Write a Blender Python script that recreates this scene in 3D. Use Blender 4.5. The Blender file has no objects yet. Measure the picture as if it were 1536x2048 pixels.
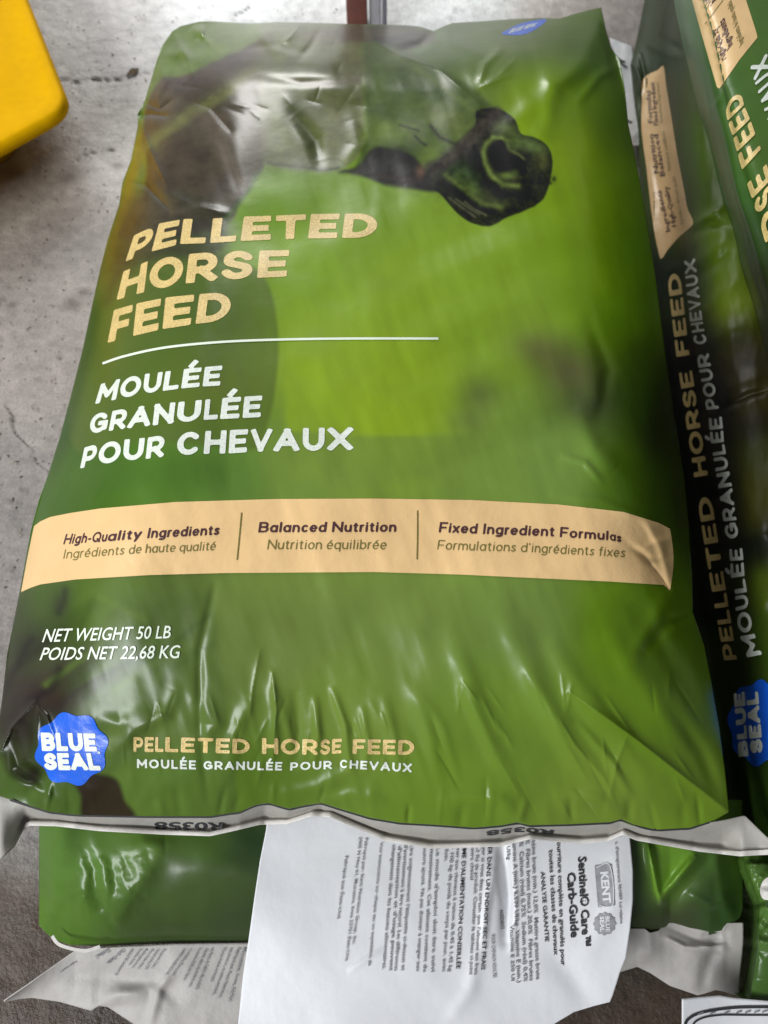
import bpy, math, random
import numpy as np
from mathutils import Vector, Matrix
random.seed(7)
scene = bpy.context.scene
COL = scene.collection

# ------------------------------------------------------------------ camera
CAMZ, F, PITCH = 0.695, 1450.0, math.radians(66)
cam_d = bpy.data.cameras.new('camera'); cam = bpy.data.objects.new('camera', cam_d); COL.objects.link(cam)
cam.location = (0, 0, CAMZ); cam.rotation_euler = (math.radians(90 - 66), 0, 0)
cam_d.sensor_fit = 'VERTICAL'; cam_d.sensor_height = 36.0; cam_d.lens = F / 2048 * 36.0
cam_d.clip_start = 0.01; cam_d.clip_end = 100
cam_d.dof.use_dof = True; cam_d.dof.focus_distance = 0.50; cam_d.dof.aperture_fstop = 7.5
scene.camera = cam
# ------------------------------------------------------------------ light
w = bpy.data.worlds.new("World"); scene.world = w; w.use_nodes = True
bg = w.node_tree.nodes['Background']; bg.inputs[0].default_value = (0.86, 0.89, 0.94, 1); bg.inputs[1].default_value = 0.22
def area(name, loc, target, sx, sy, power, col=(1, 1, 1)):
    l = bpy.data.lights.new(name, 'AREA'); l.shape = 'RECTANGLE'; l.size = sx; l.size_y = sy; l.energy = power; l.color = col
    o = bpy.data.objects.new(name, l); COL.objects.link(o); o.location = loc
    o.rotation_euler = (Vector(target) - Vector(loc)).to_track_quat('-Z', 'Y').to_euler(); return o
area('door_light', (-0.95, 4.25, 1.95), (0, 0.4, 0), 2.0, 1.3, 128, (1.0, 0.985, 0.96))
area('ceiling_light', (-1.8, -1.2, 1.85), (0.0, 0.1, 0.1), 2.0, 0.6, 98, (0.95, 0.98, 1.0))
area('left_fill_light', (-3.2, 0.6, 2.2), (0, 0.3, 0), 1.6, 1.2, 7, (0.95, 0.98, 1.0))  # weak fill lamp added on the left, no window known there
scene.view_settings.view_transform = 'Standard'; scene.view_settings.look = 'None'
scene.view_settings.exposure = 0; scene.view_settings.gamma = 1

# ------------------------------------------------------------------ helpers
ST, CT = math.sin(PITCH), math.cos(PITCH)
def ray(px, py, z):
    """world point on the sight line of photo pixel (px,py) at height z"""
    px = np.asarray(px, float); py = np.asarray(py, float); z = np.asarray(z, float)
    a = (px - 768) / F; b = -(py - 1024) / F
    dx = a; dy = CT + b * ST; dz = -ST + b * CT
    t = (z - CAMZ) / dz
    return np.stack(np.broadcast_arrays(dx * t, dy * t, CAMZ + dz * t), -1)
def lin(c):
    c = np.asarray(c, float) / 255.0
    return np.where(c <= 0.04045, c / 12.92, ((c + 0.055) / 1.055) ** 2.4)
def sm(t):
    t = np.clip(t, 0, 1); return t * t * (3 - 2 * t)
def poly(pts, axis=0):
    p = np.array(pts, float); k = p[:, axis]; o = np.argsort(k); p = p[o]
    return lambda x: np.interp(x, p[:, axis], p[:, 1 - axis])
def _hash(ix, iy, seed):
    h = (ix.astype(np.int64) * 374761393 + iy.astype(np.int64) * 668265263 + seed * 974634777) & 0xFFFFFFFF
    h = ((h ^ (h >> 13)) * 1274126177) & 0xFFFFFFFF
    return ((h ^ (h >> 16)) & 0xFFFFFF) / float(0xFFFFFF)
def noise(x, y, s, seed=0):
    x = np.asarray(x, float) / s; y = np.asarray(y, float) / s
    ix = np.floor(x); iy = np.floor(y); fx = x - ix; fy = y - iy
    fx = fx ** 3 * (fx * (fx * 6 - 15) + 10); fy = fy ** 3 * (fy * (fy * 6 - 15) + 10)
    a = _hash(ix, iy, seed); b = _hash(ix + 1, iy, seed); c = _hash(ix, iy + 1, seed); d = _hash(ix + 1, iy + 1, seed)
    return (a * (1 - fx) + b * fx) * (1 - fy) + (c * (1 - fx) + d * fx) * fy
def fbm(x, y, s, seed=0, o=3):
    r = 0; a = 0.5
    for k in range(o):
        th = 0.6 + 1.1 * k; xr_ = x * math.cos(th) - y * math.sin(th); yr_2 = x * math.sin(th) + y * math.cos(th)
        r = r + a * noise(xr_ + 31.7 * k, yr_2 - 11.3 * k, s / 2 ** k, seed + k * 17); a *= 0.5
    return r / (1 - 0.5 ** o) 
def seg(x, y, x0, y0, x1, y1):
    dx, dy = x1 - x0, y1 - y0; L2 = dx * dx + dy * dy + 1e-9
    t = np.clip(((x - x0) * dx + (y - y0) * dy) / L2, 0, 1)
    return np.hypot(x - x0 - t * dx, y - y0 - t * dy), t
def dpath(x, y, pts):
    d = 1e9
    for a, b in zip(pts[:-1], pts[1:]): d = np.minimum(d, seg(x, y, *a, *b)[0])
    return d
def inside(x, y, P):
    """signed distance to a polygon, negative inside"""
    P = np.array(P, float); n = len(P); ins = np.zeros(np.shape(x), bool); d = np.full(np.shape(x), 1e9)
    for i in range(n):
        x0, y0 = P[i]; x1, y1 = P[(i + 1) % n]
        d = np.minimum(d, seg(x, y, x0, y0, x1, y1)[0])
        if y0 != y1:
            c = ((y0 > y) != (y1 > y)) & (x < (x1 - x0) * (y - y0) / (y1 - y0) + x0); ins ^= c
    return np.where(ins, -d, d)
def smooth_pts(P, n=6, closed=True):
    P = np.array(P, float); N = len(P); out = []
    rng = range(N if closed else N - 1)
    for i in rng:
        if closed: p0, p1, p2, p3 = P[i - 1], P[i], P[(i + 1) % N], P[(i + 2) % N]
        else: p0, p1, p2, p3 = P[max(i - 1, 0)], P[i], P[i + 1], P[min(i + 2, N - 1)]
        for k in range(n):
            t = k / n
            out.append(0.5 * ((2 * p1) + (-p0 + p2) * t + (2 * p0 - 5 * p1 + 4 * p2 - p3) * t * t + (-p0 + 3 * p1 - 3 * p2 + p3) * t ** 3))
    if not closed: out.append(P[-1])
    return np.array(out)
def fold(x, y, pts, wd, amp, kind='ridge', fade=True):
    """height of one crease running along a polyline, in metres"""
    best = np.full(np.shape(x), 1e9); tt = np.zeros(np.shape(x)); n = len(pts) - 1
    for i, (a, b) in enumerate(zip(pts[:-1], pts[1:])):
        d, t = seg(x, y, *a, *b); m = d < best
        best = np.where(m, d, best); tt = np.where(m, (i + t) / n, tt)
    env = np.sin(np.pi * np.clip(tt * 0.9 + 0.05, 0, 1)) ** 0.6 if fade else 1.0
    if kind == 'sharp': h = np.exp(-best / wd)
    else: h = np.exp(-(best / wd) ** 2)
    return amp * h * env

def rbf(x, y, S, p=3.0, rad=None):
    num = 0; den = 0
    for sx, sy, c in S:
        d2 = ((x - sx) ** 2 + ((y - sy)) ** 2) + 3200.0
        wgt = d2 ** (-p / 2)
        num = num + wgt[..., None] * lin(c); den = den + wgt
    return num / den[..., None]
def over(col, mask, c, a=1.0):
    m = (np.clip(mask, 0, 1) * a)[..., None]
    return col * (1 - m) + lin(c) * m
def pmask(x, y, P, blur, n=5, smooth=True):
    Q = smooth_pts(P, n) if smooth else P
    d = inside(x, y, Q); return sm(0.5 - d / (2 * blur))
def blob(x, y, cx, cy, rx, ry, ang=0):
    a = math.radians(ang); u = (x - cx) * math.cos(a) + (y - cy) * math.sin(a); v = -(x - cx) * math.sin(a) + (y - cy) * math.cos(a)
    return np.exp(-((u / rx) ** 2 + (v / ry) ** 2))

# ------------------------------------------------------------------ materials
def mat(name, color=(0.5, 0.5, 0.5), rough=0.5, attr=None, bump=None, spec=0.5, coat=0.0, coat_rough=0.27, vary=None, metallic=0.0, sheen_noise=None):
    m = bpy.data.materials.new(name); m.use_nodes = True; nt = m.node_tree; N = nt.nodes; L = nt.links
    b = N['Principled BSDF']; b.inputs['Roughness'].default_value = rough; b.inputs['Metallic'].default_value = metallic
    b.inputs['Specular IOR Level'].default_value = spec; b.inputs['Coat Weight'].default_value = coat; b.inputs['Coat Roughness'].default_value = coat_rough
    tc = N.new('ShaderNodeTexCoord'); src = None
    if attr:
        at = N.new('ShaderNodeAttribute'); at.attribute_name = attr; src = at.outputs['Color']
    else: b.inputs['Base Color'].default_value = (*color, 1)
    if vary:
        for sc, lo, hi in vary:
            nz = N.new('ShaderNodeTexNoise'); nz.inputs['Scale'].default_value = sc; nz.inputs['Detail'].default_value = 5
            L.new(tc.outputs['Object'], nz.inputs['Vector'])
            mr = N.new('ShaderNodeMapRange'); mr.inputs[1].default_value = 0.3; mr.inputs[2].default_value = 0.7
            mr.inputs[3].default_value = lo; mr.inputs[4].default_value = hi; L.new(nz.outputs['Fac'], mr.inputs[0])
            mx = N.new('ShaderNodeVectorMath'); mx.operation = 'SCALE'
            if src is None:
                rgb = N.new('ShaderNodeRGB'); rgb.outputs[0].default_value = (*color, 1); src = rgb.outputs[0]
            L.new(src, mx.inputs[0]); L.new(mr.outputs[0], mx.inputs['Scale']); src = mx.outputs[0]
    if src is not None: L.new(src, b.inputs['Base Color'])
    last = None
    for sc, st, dist in (bump or []):
        nz = N.new('ShaderNodeTexNoise'); nz.inputs['Scale'].default_value = sc; nz.inputs['Detail'].default_value = 4
        L.new(tc.outputs['Object'], nz.inputs['Vector'])
        bp = N.new('ShaderNodeBump'); bp.inputs['Strength'].default_value = st; bp.inputs['Distance'].default_value = dist
        L.new(nz.outputs['Fac'], bp.inputs['Height'])
        if last: L.new(last, bp.inputs['Normal'])
        last = bp.outputs['Normal']
    if last: L.new(last, b.inputs['Normal'])
    if sheen_noise:
        nz = N.new('ShaderNodeTexNoise'); nz.inputs['Scale'].default_value = sheen_noise[0]; L.new(tc.outputs['Object'], nz.inputs['Vector'])
        mr = N.new('ShaderNodeMapRange'); mr.inputs[3].default_value = sheen_noise[1]; mr.inputs[4].default_value = sheen_noise[2]
        L.new(nz.outputs['Fac'], mr.inputs[0]); L.new(mr.outputs[0], b.inputs['Roughness'])
    return m
FILM = dict(attr='Col', rough=0.36, spec=0.22, coat=0.15, coat_rough=0.2, bump=[(38, 0.10, 0.004), (260, 0.05, 0.0006)], vary=[(30, 0.95, 1.05)], sheen_noise=(9, 0.24, 0.38))
m_film = mat('printed_film', **FILM)
m_film2 = mat('printed_film_dull', **dict(FILM, coat=0.0, spec=0.18, sheen_noise=(9, .4, .55)))
m_peach = mat('peach_ink', tuple(lin((232, 194, 138)) * 0.93), 0.38, bump=[(55, 0.25, 0.004), (420, 0.1, 0.0006)], vary=[(25, 0.93, 1.04)])
m_gold = mat('gold_ink', tuple(lin((226, 198, 130))), 0.4, vary=[(60, 0.9, 1.05), (900, 0.55, 1.12)])
m_white = mat('white_ink', (0.72, 0.76, 0.68), 0.4, vary=[(700, 0.8, 1.08)])
m_whitethin = mat('white_line_ink', (0.74, 0.8, 0.68), 0.4)
m_plum = mat('plum_ink', tuple(lin((70, 38, 42))), 0.45)
m_olive = mat('olive_ink', tuple(lin((112, 104, 48))), 0.45)
m_blue = mat('blue_ink', (0.006, 0.10, 0.62), 0.3, bump=[(55, 0.3, 0.004)], vary=[(40, 0.85, 1.15)])
m_halo = mat('dark_green_ink', (0.01, 0.06, 0.012), 0.4)
m_black = mat('black_ink', (0.03, 0.03, 0.032), 0.5)
m_grey = mat('grey_ink', (0.17, 0.17, 0.18), 0.6, vary=[(500, 0.7, 1.2)])
m_midgrey = mat('mid_grey_ink', (0.3, 0.3, 0.32), 0.6, vary=[(200, 0.75, 1.2)])
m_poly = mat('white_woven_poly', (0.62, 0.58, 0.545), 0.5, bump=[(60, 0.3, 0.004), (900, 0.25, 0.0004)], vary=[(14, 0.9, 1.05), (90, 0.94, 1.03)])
m_beige_shaded = mat('shaded_beige_poly', (0.39, 0.365, 0.34), 0.55, bump=[(60, 0.3, 0.004), (900, 0.25, 0.0004)], vary=[(14, 0.9, 1.08), (90, 0.94, 1.03)])  # beige poly toned down, the lower flap's shade painted into it
m_poly_shaded = mat('shaded_white_poly', (0.36, 0.34, 0.305), 0.55, bump=[(60, 0.3, 0.004), (900, 0.25, 0.0004)], vary=[(14, 0.9, 1.1), (90, 0.94, 1.03)])  # white poly darkened: shade below the panel edge put into the flap colour
m_paper = mat('white_label_paper', (0.70, 0.70, 0.72), 0.5, bump=[(22, 0.3, 0.006), (600, 0.08, 0.0004)], vary=[(8, 0.95, 1.03)])

# ------------------------------------------------------------------ objects
def thing(name, label, cat, loc, group=None):
    o = bpy.data.objects.new(name, None); COL.objects.link(o); o.location = loc; o.empty_display_size = 0.05
    o['label'] = label; o['category'] = cat
    if group: o['group'] = group
    o['_l'] = 1; del o['_l']
    return o
ROOT = {}
def world_of(o):
    v = Vector(o.location)
    while o.parent: o = o.parent; v += Vector(o.location)
    return v
def mesh_obj(name, V, Fc, m, parent=None, col=None, smooth=True, label=None):
    base = world_of(parent) if parent else Vector((0, 0, 0))
    V = np.asarray(V, float).reshape(-1, 3) - np.array(base)
    me = bpy.data.meshes.new(name)
    if isinstance(Fc, np.ndarray):
        nf, k = Fc.shape
        me.vertices.add(len(V)); me.vertices.foreach_set('co', V.astype(np.float32).ravel())
        me.loops.add(nf * k); me.loops.foreach_set('vertex_index', Fc.astype(np.int32).ravel())
        me.polygons.add(nf); me.polygons.foreach_set('loop_start', np.arange(0, nf * k, k, dtype=np.int32))
        me.update(calc_edges=True)
    else: me.from_pydata([tuple(v) for v in V], [], [list(map(int, f)) for f in Fc])
    me.validate(); me.update()
    if smooth: me.polygons.foreach_set('use_smooth', np.ones(len(me.polygons), bool))
    if col is not None:
        a = me.color_attributes.new('Col', 'FLOAT_COLOR', 'POINT')
        c = np.ones((len(V), 4), np.float32); c[:, :3] = np.clip(np.asarray(col).reshape(-1, 3), 0, 1); a.data.foreach_set('color', c.ravel())
    me.materials.append(m)
    o = bpy.data.objects.new(name, me); COL.objects.link(o)
    if parent: o.parent = parent
    if label: o['label'] = label
    return o
def grid_faces(nr, nc):
    i = np.arange(nr - 1)[:, None]; j = np.arange(nc - 1)[None, :]; a = i * nc + j
    return np.stack([a, a + nc, a + nc + 1, a + 1], -1).reshape(-1, 4)
def closed_body(name, PX, PY, Z, m, parent, colfn, zbot, inset=0.06, label=None, mid=None):
    """top sheet given per photo pixel and height, then side walls and an underside: a closed sack"""
    nr, nc = PX.shape; P = ray(PX, PY, Z); V = P.reshape(-1, 3); col = colfn(PX, PY).reshape(-1, 3)
    Fc = grid_faces(nr, nc)
    idx = np.arange(nr * nc).reshape(nr, nc)
    loop = np.concatenate([idx[0, :-1], idx[:-1, -1], idx[-1, :0:-1], idx[:0:-1, 0]]); n = len(loop)
    b = V[loop]; cen = b.mean(0); rings = []; cols = []
    zt = b[:, 2]
    for f, k in ((0.35, 0.0), (0.75, inset * 0.35), (1.0, inset)):
        r = b.copy(); r[:, :2] = b[:, :2] + (cen[:2] - b[:, :2]) * k; r[:, 2] = zt + (zbot - zt) * f
        rings.append(r); cols.append(col[loop])
    allV = np.concatenate([V] + rings + [np.array([[cen[0], cen[1], zbot]])]); allC = np.concatenate([col] + cols + [col[loop].mean(0)[None]])
    prev = loop; faces = [Fc]
    for q in range(3):
        cur = len(V) + q * n + np.arange(n); a, b2 = prev, np.roll(prev, -1); c, d = np.roll(cur, -1), cur
        faces.append(np.stack([a, b2, c, d], -1)); prev = cur
    Fq = np.concatenate(faces)
    last = len(allV) - 1
    # underside as quads (pairs of rim edges to the centre)
    e = prev; tri = []
    if n % 2: e = np.append(e, e[0])
    for k in range(0, len(e) - 1, 2): tri.append([e[k], e[k + 1], e[(k + 2) % len(e)], last])
    Fq = np.concatenate([Fq, np.array(tri)])
    return mesh_obj(name, allV, Fq, m, parent, allC, label=label)
def sheet(name, PX, PY, Z, m, parent=None, colfn=None, thick=0.0008, label=None):
    nr, nc = PX.shape; P = ray(PX, PY, Z).reshape(-1, 3)
    o = mesh_obj(name, P, grid_faces(nr, nc), m, parent, None if colfn is None else colfn(PX, PY), label=label)
    md = o.modifiers.new('thickness', 'SOLIDIFY'); md.thickness = thick; md.offset = -1
    return o
def cols_patch(x0, x1, top, bot, nc, nr):
    x = np.linspace(x0, x1, nc)[None, :]; t = np.linspace(0, 1, nr)[:, None]
    return np.broadcast_to(x, (nr, nc)).copy(), top(x) * (1 - t) + bot(x) * t
def rows_patch(y0, y1, left, right, nc, nr):
    y = np.linspace(y0, y1, nr)[:, None]; t = np.linspace(0, 1, nc)[None, :]
    return left(y) * (1 - t) + right(y) * t, np.broadcast_to(y, (nr, nc)).copy()
def lift(px, py, zf, off):
    """point on a surface z=zf(px,py) moved off millimetres towards the viewer side"""
    P = ray(px, py, zf(px, py)); C = np.array([0, 0, CAMZ]); d = C - P
    return P + d / np.linalg.norm(d, axis=-1, keepdims=True) * off

# ---- marching-squares shapes -> clean flat meshes that can be draped
def march(f, x0, x1, y0, y1, h):
    nx = int(math.ceil((x1 - x0) / h)) + 1; ny = int(math.ceil((y1 - y0) / h)) + 1
    xs = x0 + np.arange(nx) * h; ys = y0 + np.arange(ny) * h
    X, Y = np.meshgrid(xs, ys); G = f(X, Y); V = []; idx = {}; faces = []
    def vid(key, p):
        if key not in idx: idx[key] = len(V); V.append(p)
        return idx[key]
    for j in range(ny - 1):
        for i in range(nx - 1):
            c = [(i, j), (i + 1, j), (i + 1, j + 1), (i, j + 1)]; g = [G[b, a] for a, b in c]
            if min(g) >= 0: continue
            out = []
            for k in range(4):
                a, b = c[k], c[(k + 1) % 4]; ga, gb = g[k], g[(k + 1) % 4]
                if ga < 0: out.append(vid(a, (xs[a[0]], ys[a[1]])))
                if (ga < 0) != (gb < 0):
                    t = ga / (ga - gb); key = (min(a, b), max(a, b))
                    out.append(vid(key, (xs[a[0]] + (xs[b[0]] - xs[a[0]]) * t, ys[a[1]] + (ys[b[1]] - ys[a[1]]) * t)))
            if len(out) >= 3: faces.append(out)
    return np.array(V), faces
def ell(cx, cy, rx, ry, a0, a1, n=14):
    return [(cx + rx * math.cos(math.radians(a0 + (a1 - a0) * k / n)), cy + ry * math.sin(math.radians(a0 + (a1 - a0) * k / n))) for k in range(n + 1)]
GL = {
 'P': (.74, [[(0, 0), (0, 1)], [(0, 1)] + ell(.55, .69, .45, .31, 90, -90) + [(0, .38)]]),
 'E': (.68, [[(1, 1), (0, 1), (0, 0), (1, 0)], [(0, .5), (.88, .5)]]),
 'F': (.66, [[(1, 1), (0, 1), (0, 0)], [(0, .47), (.85, .47)]]),
 'L': (.64, [[(0, 1), (0, 0), (1, 0)]]), 'T': (.76, [[(0, 1), (1, 1)], [(.5, 1), (.5, 0)]]),
 'D': (.84, [[(0, 0), (0, 1)], [(0, 1)] + ell(.35, .5, .65, .5, 90, -90) + [(0, 0)]]),
 'H': (.82, [[(0, 0), (0, 1)], [(1, 0), (1, 1)], [(0, .5), (1, .5)]]),
 'O': (.96, [ell(.5, .5, .5, .5, 0, 360, 28)]),
 'R': (.78, [[(0, 0), (0, 1)], [(0, 1)] + ell(.5, .7, .48, .3, 90, -90) + [(0, .4)], [(.45, .4), (1, 0)]]),
 'S': (.72, [[tuple(p) for p in smooth_pts([(.95, .84), (.72, .97), (.4, 1.0), (.08, .85), (.1, .62), (.5, .51), (.93, .38), (.95, .13), (.6, 0), (.25, .03), (.0, .17)], 4, False)]]),
 'M': (.98, [[(0, 0), (0, 1), (.5, .3), (1, 1), (1, 0)]]),
 'U': (.82, [[(0, 1), (0, .42)] + ell(.5, .42, .5, .42, 180, 360) + [(1, 1)]]),
 'G': (.88, [ell(.5, .5, .5, .5, 42, 318, 24)[0:] + [(1, .12), (1, .47), (.6, .47)]]),
 'C': (.86, [ell(.5, .5, .5, .5, 45, 315, 24)]),
 'A': (.92, [[(0, 0), (.5, 1), (1, 0)], [(.2, .3), (.8, .3)]]),
 'N': (.84, [[(0, 0), (0, 1), (1, 0), (1, 1)]]),
 'V': (.9, [[(0, 1), (.5, 0), (1, 1)]]), 'X': (.86, [[(0, 0), (1, 1)], [(0, 1), (1, 0)]]),
 'B': (.78, [[(0, 0), (0, 1)], [(0, 1)] + ell(.55, .76, .38, .24, 90, -90) + [(0, .52)], [(.5, .52)] + ell(.55, .26, .45, .26, 90, -90) + [(0, 0)]]),
 'I': (.24, [[(.5, 0), (.5, 1)]]), 'K': (.82, [[(0, 0), (0, 1)], [(1, 1), (0, .35)], [(.35, .55), (1, 0)]]),
}
GL['É'] = (GL['E'][0], GL['E'][1] + [[(.38, 1.32), (.62, 1.52)]])
LC = {
 'a': (.62, [ell(.5, .5, .5, .5, 0, 360, 18), [(1, 1), (1, 0)]]), 'b': (.62, [ell(.5, .5, .5, .5, 0, 360, 18), [(0, 2), (0, 0)]]), 'c': (.55, [ell(.55, .5, .52, .5, 50, 310, 14)]),
 'd': (.62, [ell(.5, .5, .5, .5, 0, 360, 18), [(1, 2), (1, 0)]]), 'e': (.6, [[(0, .5), (1, .5)] + ell(.5, .5, .5, .5, 0, 310, 18)]), 'f': (.38, [[(1, 1.95), (.7, 2), (.45, 1.8), (.42, 1.4), (.42, 0)], [(0, 1), (.95, 1)]]),
 'g': (.62, [ell(.5, .5, .5, .5, 0, 360, 18), [(1, 1), (1, -.35), (.88, -.8), (.5, -1), (.08, -.85)]]), 'h': (.58, [[(0, 2), (0, 0)], [(0, .4)] + ell(.5, .5, .5, .5, 180, 0, 10) + [(1, 0)]]),
 'i': (.21, [[(.5, 1), (.5, 0)], [(.5, 1.75), (.5, 1.78)]]), 'l': (.21, [[(.5, 2), (.5, 0)]]), 'm': (.92, [[(0, 1), (0, 0)], [(0, .4)] + ell(.25, .55, .25, .45, 180, 0, 10) + [(.5, 0)], [(.5, .4)] + ell(.75, .55, .25, .45, 180, 0, 10) + [(1, 0)]]),
 'n': (.58, [[(0, 1), (0, 0)], [(0, .4)] + ell(.5, .5, .5, .5, 180, 0, 10) + [(1, 0)]]), 'o': (.62, [ell(.5, .5, .5, .5, 0, 360, 18)]), 'q': (.62, [ell(.5, .5, .5, .5, 0, 360, 18), [(1, 1), (1, -1)]]),
 'r': (.36, [[(0, 1), (0, 0)], [(0, .4), (.15, .8), (.5, 1), (1, 1)]]), 's': (.5, [[tuple(p) for p in smooth_pts([(.95, .86), (.5, 1), (.08, .8), (.5, .52), (.95, .22), (.5, 0), (.0, .15)], 3, False)]]),
 't': (.4, [[(.42, 1.6), (.42, .3), (.6, .02), (1, .02)], [(0, 1), (.95, 1)]]), 'u': (.58, [[(0, 1), (0, .5)] + ell(.5, .5, .5, .5, 180, 360, 10), [(1, 1), (1, 0)]]),
 'x': (.56, [[(0, 0), (1, 1)], [(0, 1), (1, 0)]]), 'y': (.58, [[(0, 1), (.5, 0)], [(1, 1), (.22, -1)]]), "'": (.16, [[(.5, 2), (.5, 1.5)]]), '-': (.38, [[(0, .5), (1, .5)]]),
}
LC['é'] = (.6, LC['e'][1] + [[(.45, 1.42), (.75, 1.85)]])
GL['Q'] = (.96, GL['O'][1] + [[(.62, .28), (.98, -.02)]])
def adv(ch): return GL[ch][0] if ch in GL else LC[ch][0]
def segbox(X, Y, a, b, t, e0, e1):
    dx, dy = b[0] - a[0], b[1] - a[1]; L = math.hypot(dx, dy); ux, uy = dx / L, dy / L
    s = (X - a[0]) * ux + (Y - a[1]) * uy; n = -(X - a[0]) * uy + (Y - a[1]) * ux
    c = (L + e1 - e0) / 2; h = (L + e1 + e0) / 2; r = 0.012
    qx = np.abs(s - c) - (h - r); qy = np.abs(n) - (t - r)
    return np.hypot(np.maximum(qx, 0), np.maximum(qy, 0)) + np.minimum(np.maximum(qx, qy), 0) - r
_gm = {}
def glyph(ch, t, h):
    k = (ch, t, h)
    if k in _gm: return _gm[k]
    low = ch in LC; wd, strokes = (LC if low else GL)[ch]
    def ym(y):
        if not low: return t + y * (1 - 2 * t)
        x1 = .72 - t
        return t + y * (x1 - t) if 0 <= y <= 1 else (x1 + (y - 1) * (1 - t - x1) if y > 1 else t + y * (.24 + 0))
    S = [[(t + p[0] * max(wd - 2 * t, 0.001), ym(p[1])) for p in s] for s in strokes]
    def f(X, Y):
        d = 1e9
        for s in S:
            n = len(s) - 1; ln = [math.hypot(s[i + 1][0] - s[i][0], s[i + 1][1] - s[i][1]) for i in range(n)]
            for i in range(n):
                a, b = s[i], s[i + 1]
                if ln[i] > .14 and not low:
                    cv0 = i > 0 and ln[i - 1] <= .14; cv1 = i < n - 1 and ln[i + 1] <= .14
                    d = np.minimum(d, segbox(X, Y, a, b, t, 0 if cv0 else t, 0 if cv1 else t))
                else: d = np.minimum(d, seg(X, Y, *a, *b)[0] - t)
        if not low and ch != 'Q': d = np.maximum(d, -Y + 0.0); 
        if not low and ch not in 'É': d = np.maximum(d, Y - 1)
        return d
    top = 1.62 if ch == 'É' else 1.12; bot = -.4 if low or ch == 'Q' else -0.06
    _gm[k] = march(f, -0.06, wd + 0.06, bot, top, h); return _gm[k]
def stroke_text(name, text, pts, zf, m, parent, t=0.105, h=0.045, gap=0.12, space=0.45, off=0.00038, label=None, frac=False):
    """bold capitals laid along a measured baseline/topline; pts = (char index, base x, base y, top x, top y)"""
    pos = [0.0]
    for ch in text: pos.append(pos[-1] + (space if ch == ' ' else adv(ch) + gap))
    pos[-1] -= gap
    pts = sorted(pts); ks = [p[0] * pos[-1] if frac else np.interp(p[0], range(len(pos)), pos) for p in pts]
    K = np.array(pts, float)[:, 1:]
    V = []; Fc = []; n0 = 0
    for i, ch in enumerate(text):
        if ch == ' ': continue
        g, fs = glyph(ch, t, h); s = g[:, 0] + pos[i]; v = g[:, 1]
        q = [np.interp(s, ks, K[:, c]) for c in range(4)]
        # extrapolate past the ends
        sl = (s - ks[-1]).clip(0); dq = (K[-1] - K[-2]) / max(ks[-1] - ks[-2], 1e-6)
        q = [q[c] + sl * dq[c] for c in range(4)]
        px = q[0] * (1 - v) + q[2] * v; py = q[1] * (1 - v) + q[3] * v
        V.append(np.stack([px, py], -1)); Fc += [[a + n0 for a in f_] for f_ in fs]; n0 += len(g)
    V = np.concatenate(V); return mesh_obj(name, lift(V[:, 0], V[:, 1], zf, off), Fc, m, parent, label=label, smooth=True)
def font_text(name, text, pts, zf, m, parent, bold=0.0, shear=0.0, off=0.0006, space=1.0, label=None, flip=False, res=3):
    """upper/lower case lettering from the built-in face; pts = (s, base x, base y, top x, top y), top = capital height"""
    cu = bpy.data.curves.new('t', 'FONT'); cu.body = text; cu.size = 1; cu.offset = bold; cu.shear = shear; cu.resolution_u = res; cu.space_character = space
    o = bpy.data.objects.new('t', cu); COL.objects.link(o); dg = bpy.context.evaluated_depsgraph_get(); dg.update()
    me = o.evaluated_get(dg).to_mesh(); n = len(me.vertices); co = np.zeros(n * 3); me.vertices.foreach_get('co', co); co = co.reshape(-1, 3)
    Fc = [list(p.vertices) for p in me.polygons]; o.evaluated_get(dg).to_mesh_clear()
    bpy.data.objects.remove(o); bpy.data.curves.remove(cu)
    if n == 0: return None
    x0, x1 = co[:, 0].min(), co[:, 0].max(); s = (co[:, 0] - x0) / (x1 - x0); v = co[:, 1] / 0.70
    K = np.array(sorted(pts), float)
    q = [np.interp(s, K[:, 0], K[:, c]) for c in range(1, 5)]
    px = q[0] * (1 - v) + q[2] * v; py = q[1] * (1 - v) + q[3] * v
    return mesh_obj(name, lift(px, py, zf, off), Fc, m, parent, label=label, smooth=False)
def ribbon(name, pts, width, zf, m, parent, off=0.0006, step=5, label=None, closed=False):
    P = smooth_pts(pts, 8, closed); 
    if closed: P = np.vstack([P, P[:1]])
    d = np.gradient(P, axis=0); d /= np.linalg.norm(d, axis=1, keepdims=True) + 1e-9; nrm = np.stack([-d[:, 1], d[:, 0]], -1)
    wv = np.full(len(P), width / 2.0)
    A = P + nrm * wv[:, None]; B = P - nrm * wv[:, None]; V = np.empty((2 * len(P), 2)); V[0::2] = A; V[1::2] = B
    Fc = [[2 * i, 2 * i + 1, 2 * i + 3, 2 * i + 2] for i in range(len(P) - 1)]
    return mesh_obj(name, lift(V[:, 0], V[:, 1], zf, off), Fc, m, parent, label=label)
def shape(name, f, x0, x1, y0, y1, h, zf, m, parent, off, label=None):
    V, Fc = march(f, x0, x1, y0, y1, h)
    return mesh_obj(name, lift(V[:, 0], V[:, 1], zf, off), Fc, m, parent, label=label)

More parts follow.
